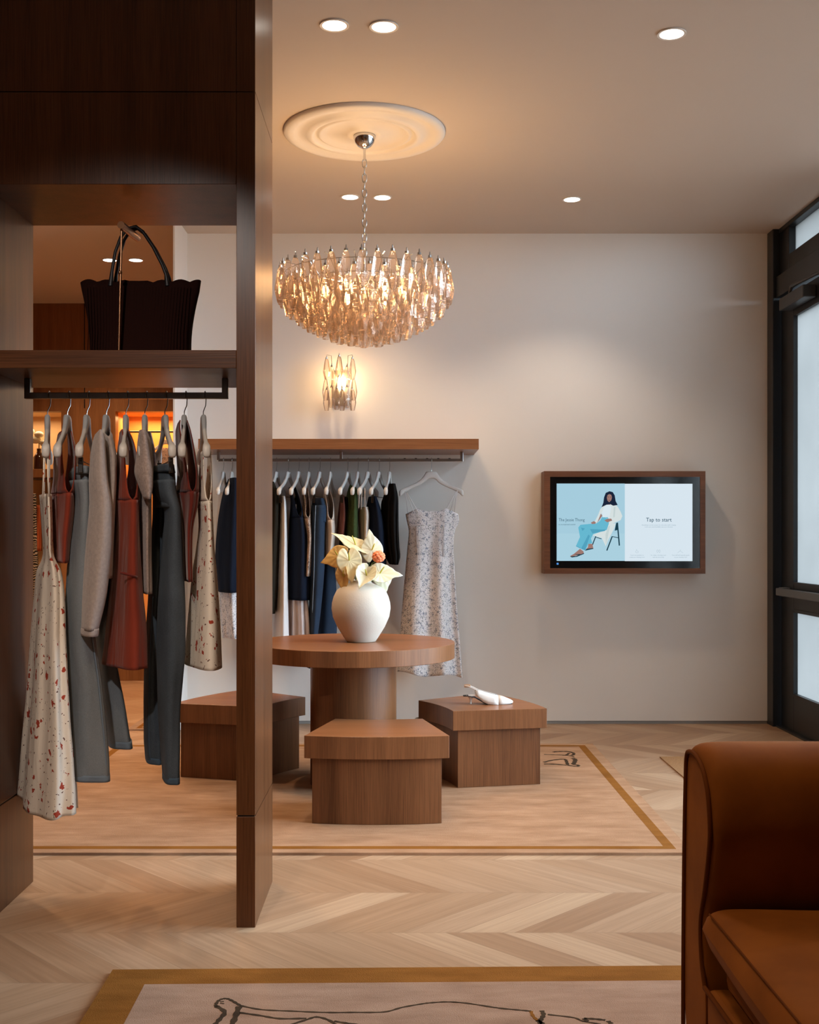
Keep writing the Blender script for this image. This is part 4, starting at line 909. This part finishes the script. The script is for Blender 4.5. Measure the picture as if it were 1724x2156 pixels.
anth(713, 1172, K-.01, (-.35, -1, .1), (-.9, 0, -.25), .074, 'spathe_yellow', 'yellowish cream anthurium at the left side of the vase', sp=(-.4, 0, 1))
anth(735, 1180, K-.06, (.1, -1, .15), (.12, 0, -1), .082, 'spathe', 'round cream anthurium facing forward at the front left', sp=(-.1, 0, 1))
anth(748, 1148, K+.01, (.35, -.85, .75), (-.85, -.1, .55), .098, 'spathe', 'long pointed cream anthurium leaning up to the left', wid=.55, curl=.1, fold=.2, sp=(-.6, 0, .8))
anth(783, 1158, K, (.1, -1, .1), (-.12, 0, 1), .076, 'spathe_white', 'cream anthurium pointing straight up at the right back', wid=.95, sp=(.35, 0, 1))
anth(724, 1213, K-.05, (-.5, -.8, -.15), (-.1, 0, -1), .066, 'spathe_yellow', 'folded golden anthurium drooping over the left rim', wid=.75, fold=.45, sp=(.2, 0, .6))
anth(772, 1212, K-.07, (-.05, -.8, .55), (-.3, 0, -1), .068, 'spathe_white', 'white anthurium opening upward over the front rim', wid=1.0, fold=.3, curl=-.3, sp=(-.3, 0, 1))
anth(800, 1208, K-.05, (-.05, -.75, .65), (1, 0, -.18), .082, 'spathe_white', 'white anthurium pointing right over the rim', wid=.95, fold=.15, sp=(.6, 0, .6))
anth(806, 1214, K-.01, (.3, -1, -.1), (.25, 0, -1), .060, 'spathe_white', 'ruffled white bloom hanging over the right rim', wid=1.1, sp=(0, 0, .5))
pn = thing('peony', 'small coral orange bloom at the upper right of the bunch', 'flower', W(797, 1173, K-.05), FG)
m = MB(); pc = W(797, 1172, K-.05)
for k in range(34):
    a = k*2.4; ph = math.acos(1-2*(k+.5)/34); dv = Vector((math.sin(ph)*math.cos(a), math.sin(ph)*math.sin(a), math.cos(ph)))
    m.sphere(pc+dv*.024, .0125, 8, 5, (1, 1, .7))
m.sphere(pc, .026, 12, 8); m.build('petals', 'peony', pn, smooth=True)
MB().tube([pc-Vector((0, 0, .02)), W(783, 1186, K-.03), W(770, 1215, K), (VXx, VYy, TZ+.1)], .003, 6).build('stem', 'stem_green', pn, smooth=True)
for k, (a, b_) in enumerate((((762, 1186), (766, 1215)), ((742, 1208), (752, 1228)), ((808, 1182), (800, 1205)))):
    pass
# ------------------------------------------------------------------ shoe
sx, sy_ = 1027, 5.99+.19
ZS = .4095; ys = 6.20; ks = F/ys
def sp_(px, py, dy=0): return Vector(((px-VX)/ks, ys+dy, CZ-(py-VY)/ks))
zb_ = 1130+(CZ-ZS)*ks
oy = zb_-1481          # keep the sole on the lid
def q_(px, py, dy=0): return sp_(px, py+oy, dy)
sho = thing('slingback_shoe', 'white pointed slingback shoe with low heel on the right stool', 'shoe', q_(1027, 1481))
m = MB(); rows = []
# upper: stations from back opening to toe: (px, top y, bottom y, half width)
for px, yt, yb, hw in ((1000, 1452, 1460, .030), (1008, 1451, 1468, .034), (1016, 1453, 1475, .037), (1026, 1456, 1479.5, .040), (1038, 1459, 1480.5, .041), (1048, 1462, 1480.8, .038), (1058, 1465, 1480.6, .031), (1068, 1469, 1480.2, .021), (1075, 1472, 1479.6, .012), (1079.5, 1475, 1478, .004)):
    row = []
    for k in range(25):
        a = PI*1.0*k/24; open_ = 1 if px < 1047 else 0
        yy = -hw*math.cos(a); hh = math.sin(a)**.55
        zt2 = yb-(yb-yt)*min(hh, 1.0)
        if open_ and 6 < k < 18: pass
        row.append((px, zt2, yy))
    rows.append(row)
def P3(r): return q_(r[0], r[1], r[2])
R3 = [[P3(r) for r in row] for row in rows]
near_ = [row[:10] for row in R3[:6]]; far_ = [row[15:] for row in R3[:6]]
m.grid(near_); m.grid(far_); m.grid(R3[5:])
m.build('upper', 'shoe_white', sho, smooth=True, thick=.002, angle=0)
m = MB(); o1 = [q_(x, y+1, 0) for x, y in ((975, 1463), (985, 1462.5), (1000, 1466), (1014, 1474), (1026, 1480), (1050, 1481), (1078, 1479.5))]
wd = [.018, .026, .026, .028, .036, .036, .004]
m.grid([[p_+Vector((0, -w_2, 0)), p_, p_+Vector((0, w_2, 0))] for p_, w_2 in zip(o1, wd)]); m.build('insole', 'shoe_dark', sho, smooth=True, thick=.004, angle=0)
m = MB(); c_ = q_(992, 1466)
m.lathe([(.006, 0), (.005, .012), (.008, .028), (.020, .040), (.024, .046)], (q_(991, 1481).x, ys, ZS), 16); m.build('heel', 'shoe_white', sho, smooth=True)
m = MB()
for s_ in (-1, 1):
    m.tube([q_(1006, 1452, s_*.034), q_(996, 1447, s_*.032), q_(986, 1443, s_*.022), q_(978, 1442.5, s_*.008 if s_ < 0 else 0)], .0045, 8, flat=.35)
m.build('heel_strap', 'shoe_white', sho, smooth=True)
MB().box(tuple(q_(977, 1446, -.012)), tuple(q_(990, 1439.5, -.006))).build('strap_lining', 'shoe_tan', sho, bevel=.001)
# ------------------------------------------------------------------ glass stand by the wall
gx, gy = (892-VX)*7.5/F, 7.5
tag(MB().lathe([(.045, .003), (.05, .01), (.035, .02), (.018, .04), (.02, .06), (.045, .075), (.055, .10), (.058, .13), (.053, .13), (.048, .10), (.02, .08), (.001, .075)], (gx, gy, 0), 32).build('glass_bowl', 'clear_glass', smooth=True, origin=(gx, gy, 0), angle=0), 'clear glass footed bowl on the floor by the wall between the stools', 'bowl')
# ------------------------------------------------------------------ wall display
YT = 7.92
dv = thing('touch_display', 'wood framed touch screen on the cream wall showing a seated woman', 'screen', (W(1315, 1208, YT).x, YT, W(1315, 1208, YT).z))
def T(px, py, y=YT): return (W(px, py, YT).x, W(px, py, YT).z)
L0, T0 = T(1145.5, 992); R0, B0 = T(1485, 1208); l1, t1 = T(1158, 1004); r1, b1 = T(1474, 1196.5)
MB().box((L0, YT, B0), (l1, YB, T0)).box((r1, YT, B0), (R0, YB, T0)).box((l1, YT, t1), (r1, YB, T0)).box((l1, YT, B0), (r1, YB, b1)).build('wooden_frame', 'wood_tv', dv)
MB().box((l1, YT+.006, b1), (r1, YT+.05, t1)).build('bezel', 'screen_black', dv)
YS = YT+.005
def quad(name, a, b, mat, dy, label=None):
    x0_, z0_ = T(*a); x1_, z1_ = T(*b); return MB().add([(x0_, YS-dy, z1_), (x1_, YS-dy, z1_), (x1_, YS-dy, z0_), (x0_, YS-dy, z0_)], [(0, 1, 2, 3)]).build(name, mat, dv, noflip=True)
quad('photo_panel', (1172, 1018), (1315.5, 1181), 's_blue', 0); quad('start_panel', (1315.5, 1018.5), (1458, 1181.5), 's_white', 0)
quad('status_light', (1172, 1185), (1176, 1189), 's_led', 0)
def cp(x, y): return (1150+x/9.578, 1000+y/9.578)     # coordinates read off an enlarged view
def poly(m, pts):
    q = [T(*cp(*a)) for a in pts]; m.add([(x, YS-m.dy, z) for x, z in q], [tuple(range(len(q)))]); return m
def pic(name, mat, polys, dy):
    m = MB(); m.dy = dy
    for p_ in polys: poly(m, p_)
    return m.build(name, mat, dv, noflip=True)
def line(a, b, w):
    a = Vector(a); b = Vector(b); n_ = (b-a).normalized(); n_ = Vector((-n_.y, n_.x))*w/2; return [tuple(a+n_), tuple(b+n_), tuple(b-n_), tuple(a-n_)]
pic('photo_floor', 's_floor', [[(220, 1180), (1580, 1180), (1580, 1725), (220, 1725)]], .0004)
pic('photo_chair', 's_chair', [line((1435, 960), (1475, 1425), 26), line((1330, 1240), (1222, 1525), 24), line((1000, 1235), (932, 1410), 20), line((1330, 1240), (1450, 1268), 14), line((1005, 1258), (1115, 1288), 14), [(1410, 970), (1445, 960), (1435, 1110), (1380, 1125)], [(1410, 770), (1440, 790), (1420, 830)]], .0008)
pic('photo_foot', 's_skin', [[(680, 1490), (750, 1540), (760, 1590), (640, 1620), (510, 1650), (480, 1635), (560, 1590)], [(850, 1390), (930, 1390), (950, 1480), (820, 1520), (780, 1520), (840, 1460)]], .0012)
pic('photo_sandal', 's_chair', [[(475, 1645), (520, 1665), (620, 1650), (765, 1590), (760, 1575), (600, 1635)], [(555, 1590), (640, 1600), (700, 1590), (650, 1620)], [(775, 1530), (860, 1510), (955, 1490), (940, 1475), (820, 1490)]], .0016)
pic('photo_coat', 's_coat', [[(1140, 630), (1200, 600), (1290, 585), (1400, 600), (1440, 640), (1500, 740), (1535, 830), (1500, 910), (1340, 980), (1400, 975), (1370, 1080), (1240, 1330), (1200, 1440), (1120, 1270), (930, 1215), (1180, 1110), (1250, 980), (1240, 760), (1120, 770), (1090, 870), (1010, 970), (975, 945), (1040, 820), (1090, 690)]], .0016)
pic('photo_coat_shade', 's_coat2', [[(1360, 650), (1400, 640), (1380, 850), (1350, 860)], [(1250, 1040), (1290, 1020), (1230, 1300), (1200, 1400), (1195, 1200)]], .0020)
pic('photo_blouse', 's_top', [[(1170, 640), (1260, 590), (1310, 640), (1270, 880), (1140, 860), (1120, 760)]], .0024)
pic('photo_jeans', 's_jean', [[(1130, 850), (1250, 850), (1270, 900), (1260, 990), (1220, 1110), (950, 1190), (900, 1280), (930, 1380), (850, 1390), (790, 1520), (600, 1430), (680, 1250), (645, 1060), (690, 1005), (900, 985), (1010, 980), (1080, 930)]], .0024)
pic('photo_jeans_shade', 's_jean2', [[(700, 1060), (780, 1080), (730, 1130)], [(880, 1090), (1120, 1100), (1200, 1100), (1180, 1130), (930, 1180)], [(850, 1200), (880, 1230), (780, 1520), (700, 1490)], [(600, 1425), (700, 1475), (690, 1485), (600, 1440)]], .0028)
for _p in ([(900, 960), (960, 930), (1000, 955), (990, 985), (920, 990)], [(1170, 915), (1230, 885), (1310, 880), (1330, 920), (1230, 955)]): pic('photo_hand', 's_skin', [_p], .0026)
pic('photo_neck', 's_skin', [[(1220, 540), (1290, 540), (1290, 600), (1215, 600)]], .0026)
pic('photo_arm', 's_skin', [[(1100, 780), (1130, 820), (1060, 920), (1010, 975), (1040, 930)]], .0026)
0 and pic('x', 's_skin', [[(900, 960), (960, 930), (1000, 955), (990, 985), (920, 990)], [(1170, 915), (1230, 885), (1310, 880), (1330, 920), (1230, 955)], [(1100, 780), (1130, 820), (1060, 920), (1010, 975), (1040, 930)], [(1220, 540), (1290, 540), (1290, 600), (1215, 600)]], .0026)
pic('photo_hair', 's_hair', [[(1275, 328), (1340, 345), (1380, 410), (1400, 530), (1440, 605), (1350, 620), (1290, 590), (1215, 600), (1115, 650), (1150, 560), (1165, 450), (1200, 360)]], .0030)
pic('photo_face', 's_skin', [[(1270, 385), (1310, 400), (1325, 450), (1310, 510), (1270, 550), (1235, 520), (1220, 460), (1235, 405)]], .0034)
pic('photo_face_feature', 's_hair', [line((1238, 445), (1260, 443), 8), line((1290, 445), (1313, 447), 8), line((1255, 512), (1285, 512), 7)], .0038)
def text(body, px, py, h, mat, name, align='CENTER', sx_=1.0, bold=0):
    cu = bpy.data.curves.new(name, 'FONT'); cu.body = body; cu.size = h/F*YT; cu.align_x = align; cu.offset = bold; cu.resolution_u = 2
    to = bpy.data.objects.new('tmp', cu); C.objects.link(to); dg = bpy.context.evaluated_depsgraph_get(); dg.update()
    me = bpy.data.meshes.new_from_object(to.evaluated_get(dg)); bpy.data.objects.remove(to)
    x, z = T(px, py); w = Vector(dv['_w'])
    for v in me.vertices: v.co = Vector((x+v.co.x*sx_, YS-.0036, z+v.co.y))-w
    me.materials.clear(); me.materials.append(MATS[mat]); o = bpy.data.objects.new(name, me); C.objects.link(o); o.parent = dv; return o
text('The Jessie Thong', 1176, 1097.5, 9.2, 's_text', 'headline_text', 'LEFT', .86)
text('an uncomplicated essential', 1176, 1105.5, 4.0, 's_text', 'subtitle_text', 'LEFT', .82)
text('Tap to start', 1387, 1098, 11.5, 's_text', 'start_text', 'CENTER', .97, .0002)
text('Everything is on the screens, but only select stuff is hanging', 1387, 1106.5, 3.4, 's_small', 'body_text', 'CENTER', .88)
text('in the store and all available sizes are in the back.', 1387, 1110.5, 3.4, 's_small', 'body_text', 'CENTER', .88)
for px, a, b_ in ((1341, 'Touch me anywhere to', 'create your dressing room'), (1386, 'Or create a dressing room', 'with the store leads'), (1433, 'Your stuff will magically appear', 'in your dressing room')):
    text(a, px, 1170, 3.3, 's_small', 'caption_text', 'CENTER', .9); text(b_, px, 1174.2, 3.3, 's_small', 'caption_text', 'CENTER', .9)
ic = MB(); ic.dy = .0036
def pline(pts, w=.35):
    for a, b_ in zip(pts, pts[1:]):
        a = Vector(a); b_ = Vector(b_); n_ = (b_-a).normalized(); n_ = Vector((-n_.y, n_.x))*w/2
        q = [T(*(a+n_)), T(*(b_+n_)), T(*(b_-n_)), T(*(a-n_))]; ic.add([(x, YS-.0036, z) for x, z in q], [(0, 1, 2, 3)])
pline([(1426, 1164), (1432, 1160), (1438, 1164)]); pline([(1432, 1160), (1432, 1158), (1433.4, 1157.5)])
pline([(1339, 1160), (1340, 1157), (1341.5, 1160), (1343.5, 1161), (1343, 1164), (1339.5, 1164), (1338, 1162), (1339, 1160)])
for x in (1384, 1388.5): pline([(x, 1157.5), (x+1.5, 1159), (x+1.6, 1161), (x+.4, 1163.5), (x-.4, 1163.5), (x-1.6, 1161), (x-1.5, 1159), (x, 1157.5)])
ic.build('icons', 's_small', dv, noflip=True)
# ------------------------------------------------------------------ rugs
def rug(label, name, x0_, x1_, y0_, y1_, frames, h=.011, rot=0):
    """frames: list of (inset0, inset1, material)"""
    t = thing(name, label, 'rug', ((x0_+x1_)/2, (y0_+y1_)/2, 0))
    w = Vector(t['_w'])
    for i, (a, b_, mat) in enumerate(frames):
        m = MB(); zt3 = h+(.0004*(i % 2))
        if b_ is None: m.box((x0_+a, y0_+a, .0005), (x1_-a, y1_-a, zt3))
        else:
            for c in (((x0_+a, y0_+a), (x1_-a, y0_+b_)), ((x0_+a, y1_-b_), (x1_-a, y1_-a)), ((x0_+a, y0_+b_), (x0_+b_, y1_-b_)), ((x1_-b_, y0_+b_), (x1_-a, y1_-b_))): m.box((*c[0], .0005), (*c[1], zt3))
        m.build('field' if b_ is None else 'border', mat, t)
    t.rotation_euler = (0, 0, rot)
    return t
def ribbon(m, pts, w, z, step=3):
    """brush line on the pile, pts are floor points"""
    P = [Vector(p_) for p_ in pts]; Q = []
    for i in range(len(P)-1):
        p0 = P[max(i-1, 0)]; p1 = P[i]; p2 = P[i+1]; p3 = P[min(i+2, len(P)-1)]
        for k in range(6):
            t = k/6; Q.append(.5*((2*p1)+(p2-p0)*t+(2*p0-5*p1+4*p2-p3)*t*t+(3*p1-p0-3*p2+p3)*t**3))
    Q.append(P[-1]); rows = []
    for i, q in enumerate(Q):
        d_ = (Q[min(i+1, len(Q)-1)]-Q[max(i-1, 0)]).normalized(); n_ = Vector((-d_.y, d_.x, 0)); ww = w*(1+.25*math.sin(i*1.7))/2
        a = q+n_*ww; b_ = q-n_*ww; a.z = b_.z = z; rows.append([a, b_])
    m.grid(rows); return m
ra = rug('large beige rug with a thin gold border line under the round table', 'area_rug', -1.81, 1.19, 4.747, 7.25, [(0, .056, 'rug_field'), (.056, .10, 'rug_gold'), (.10, None, 'rug_field')])
z_ = .0118
m = MB()
A_ = lambda x, y: FL(1100+x/4.789, 1550+y/4.789, z_)
for pts, w in (([(310, 160), (350, 155), (440, 153), (500, 165), (518, 180), (495, 195)], .018), ([(470, 170), (440, 190), (400, 192)], .016), ([(215, 183), (330, 187), (430, 192), (500, 203), (518, 212)], .012), ([(505, 222), (530, 235), (525, 260), (510, 283)], .025),
               ([(508, 284), (560, 292), (555, 303), (500, 300), (450, 292)], .018), ([(215, 262), (300, 242), (390, 232), (430, 235), (445, 260), (455, 288)], .018), ([(215, 270), (330, 280), (440, 290)], .010), ([(215, 284), (330, 286), (440, 292)], .010)):
    ribbon(m, [A_(*q) for q in pts], w, z_)
for pts in ([(870, 1588), (880, 1590), (893, 1588), (920, 1590)], [(878, 1600), (882, 1603), (890, 1605), (905, 1604)]): ribbon(m, [FL(*q, z_) for q in pts], .014, z_)
o = m.build('line_drawing', 'rug_line', ra, thick=.0006)
rotB = math.radians(1.1)
rbx0, rbx1, rby0, rby1 = -.838, 1.65, 1.2, 3.49
rg = rug('foreground rug with a wide gold border and a dark outline drawing', 'bordered_rug', rbx0, rbx1, rby0, rby1, [(0, .118, 'rug_gold'), (.118, None, 'rug_pink')])
m = MB(); B1 = lambda x, y: FL(400+x/2.873, 2060+y/2.873, z_); B2 = lambda x, y: FL(900+x/3.135, 2060+y/3.135, z_)
for pts, w in (([B1(205, 155), B1(198, 145), B1(215, 120), B1(245, 108), B1(275, 110), B1(310, 128), B1(345, 150)], .009), ([B1(338, 155), B1(315, 215), B1(285, 276), B1(250, 350)], .016), ([B1(200, 152), B1(250, 188), B1(215, 235), B1(178, 276), B1(150, 330)], .013),
               ([B1(345, 150), B1(470, 175), B1(640, 185), B1(850, 195), B1(1030, 196), B1(1210, 195), B1(1320, 168), B1(1440, 148), B2(60, 155), B2(170, 150), B2(300, 160), B2(500, 192), B2(640, 207), B2(720, 215)], .0075),
               ([B1(340, 192), B1(470, 212), B1(580, 230), B1(740, 230)], .009), ([B1(620, 275), B1(740, 238), B1(800, 222), B1(870, 240), B1(925, 276)], .009), ([B1(905, 248), B1(990, 262), B1(1080, 275)], .009),
               ([B2(792, 212), B2(802, 240), B2(785, 270), B2(775, 300)], .012), ([B2(760, 275), B2(800, 300)], .012), ([B2(830, 238), B2(1000, 260), B2(1060, 283), B2(1180, 305)], .007), ([B2(1070, 266), B2(1140, 270), B2(1210, 278)], .010), ([B2(1070, 266), B2(1090, 285)], .012), ([B2(1228, 284), B2(1250, 302)], .012),
               ([B1(225, 126), B1(248, 124)], .005), ([B1(225, 134), B1(248, 138)], .005)):
    ribbon(m, pts, w, z_)
m.build('line_drawing', 'rug_line', rg, thick=.0006)
m = MB(); ribbon(m, [B2(720, 215), B2(735, 250), B2(765, 280)], .009, z_); m.build('gold_stroke', 'rug_gold', rg, thick=.0006)
c = Vector(rg.location); rg.rotation_euler = (0, 0, rotB)
rug('flat tan coir mat by the glazed door behind the velvet sofa', 'door_mat', 1.52, 2.45, 5.5, 6.85, [(0, None, 'mat_coir')], .006)
rug('small distant rug in the opening to the far room', 'runner_rug', -1.84, -1.55, 7.8, 9.4, [(0, .05, 'rug_pink'), (.05, .08, 'rug_gold'), (.08, None, 'rug_pink')], .008)
# ------------------------------------------------------------------ velvet sofa
XF = .68
sf = thing('velvet_sofa', 'cognac velvet sofa in the right foreground, arm and seat cushion showing', 'sofa', (1.15, 1.8, 0))
inner = [(2.600, .06), (2.600, .294), (2.628, .346), (2.636, .427), (2.600, .51), (2.570, .589), (2.556, .650), (2.568, .715), (2.590, .752), (2.625, .780), (2.680, .796), (2.735, .795), (2.765, .780), (2.775, .72), (2.788, .55), (2.797, .30), (2.80, .06)]
full = [(2.600, .06), (2.600, .294), (2.62, .346), (2.615, .427), (2.578, .51), (2.55, .589), (2.533, .65), (2.538, .725), (2.555, .785), (2.60, .820), (2.66, .829), (2.73, .822), (2.775, .800), (2.80, .74), (2.806, .55), (2.812, .30), (2.812, .06)]
def arm(mirror=None):
    m = MB(); rows = []
    for x, f in ((XF, 0), (XF+.001, .0), (XF+.004, .45), (XF+.014, .80), (XF+.032, 1), (XF+.11, 1.05), (1.2, 1), (1.62, 1)):
        row = []
        for (a, b_) in zip(inner, full):
            y = a[0]+(b_[0]-a[0])*f; z = a[1]+(b_[1]-a[1])*f
            if mirror: y = mirror-y
            row.append((x, y, z))
        rows.append(row)
    m.grid(rows, closed=True); n = len(inner); m.f.append(tuple(range(n))); m.f.append(tuple((len(rows)-1)*n+k for k in range(n)))
    return m
arm().build('arm', 'velvet', sf, smooth=True, subd=2, angle=0); arm(3.6).build('arm', 'velvet', sf, smooth=True, subd=2, angle=0)
pp = [(XF-.002, y, z) for y, z in inner[1:-1]]+[(XF-.002, 2.80, .06)]
def sm_path(pts, k=5):
    P = [Vector(p_) for p_ in pts]; Q = []
    for i in range(len(P)-1):
        p0 = P[max(i-1, 0)]; p1 = P[i]; p2 = P[i+1]; p3 = P[min(i+2, len(P)-1)]
        for j in range(k):
            t = j/k; Q.append(.5*((2*p1)+(p2-p0)*t+(2*p0-5*p1+4*p2-p3)*t*t+(3*p1-p0-3*p2+p3)*t**3))
    return Q+[P[-1]]
MB().tube(sm_path(pp), .0055, 8).build('piping', 'piping', sf, smooth=True)
MB().tube([(XF-.004, 2.595, .294), (XF-.004, 2.3, .300), (XF-.004, 1.8, .302), (XF-.004, 1.02, .298)], .0055, 8).build('base_piping', 'piping', sf, smooth=True)
MB().box((XF, 1.01, .07), (XF+.75, 2.595, .294)).build('seat_base', 'velvet', sf, bevel=.015, smooth=True, seg=4)
MB().box((XF+.035, 1.01, .29), (XF+.75, 2.585, .382)).build('seat_deck', 'velvet', sf, bevel=.03, smooth=True, seg=4)
MB().box((1.40, .95, .06), (1.66, 2.70, .83)).build('backrest', 'velvet', sf, bevel=.06, smooth=True, seg=6)
# cushion: rounded pillow
m = MB(); rows = []; NX, NY = 70, 140; ya, yb2 = 1.02, 2.588; xa, xb = .662, 1.39
def cush(s_):
    out = []
    for i in range(NX+1):
        row = []
        for j in range(NY+1):
            u = i/NX; v = j/NY; e = (1-(abs(2*u-1))**22)*(1-(abs(2*v-1))**40); cr = (1-(2*u-1)**2)*(1-(2*v-1)**4)
            z = .432+s_*(.052*max(0, e)**.5)+(.018*cr if s_ > 0 else 0)+.003*math.sin(u*9+v*14)*e
            row.append((xa+(xb-xa)*u+.006*math.sin(v*7)*(1-u), ya+(yb2-ya)*v, z))
        out.append(row)
    return out
m.grid(cush(1)); m.grid(cush(-1))
m.build('seat_cushion', 'velvet', sf, smooth=True, angle=0)
MB().tube([(xa+.010, 2.54, .476), (xa+.010, 2.2, .478), (xa+.012, 1.6, .478), (xa+.010, 1.05, .476)], .0022, 6).build('cushion_seam', 'piping', sf, smooth=True)
for (x, y) in ((.75, 2.7), (.75, .92), (1.58, 2.7), (1.58, .92)): MB().lathe([(.018, 0), (.026, .065)], (x, y, 0), 16).build('leg', 'black_metal', sf)
for o in bpy.data.objects:
    if '_w' in o: del o['_w']
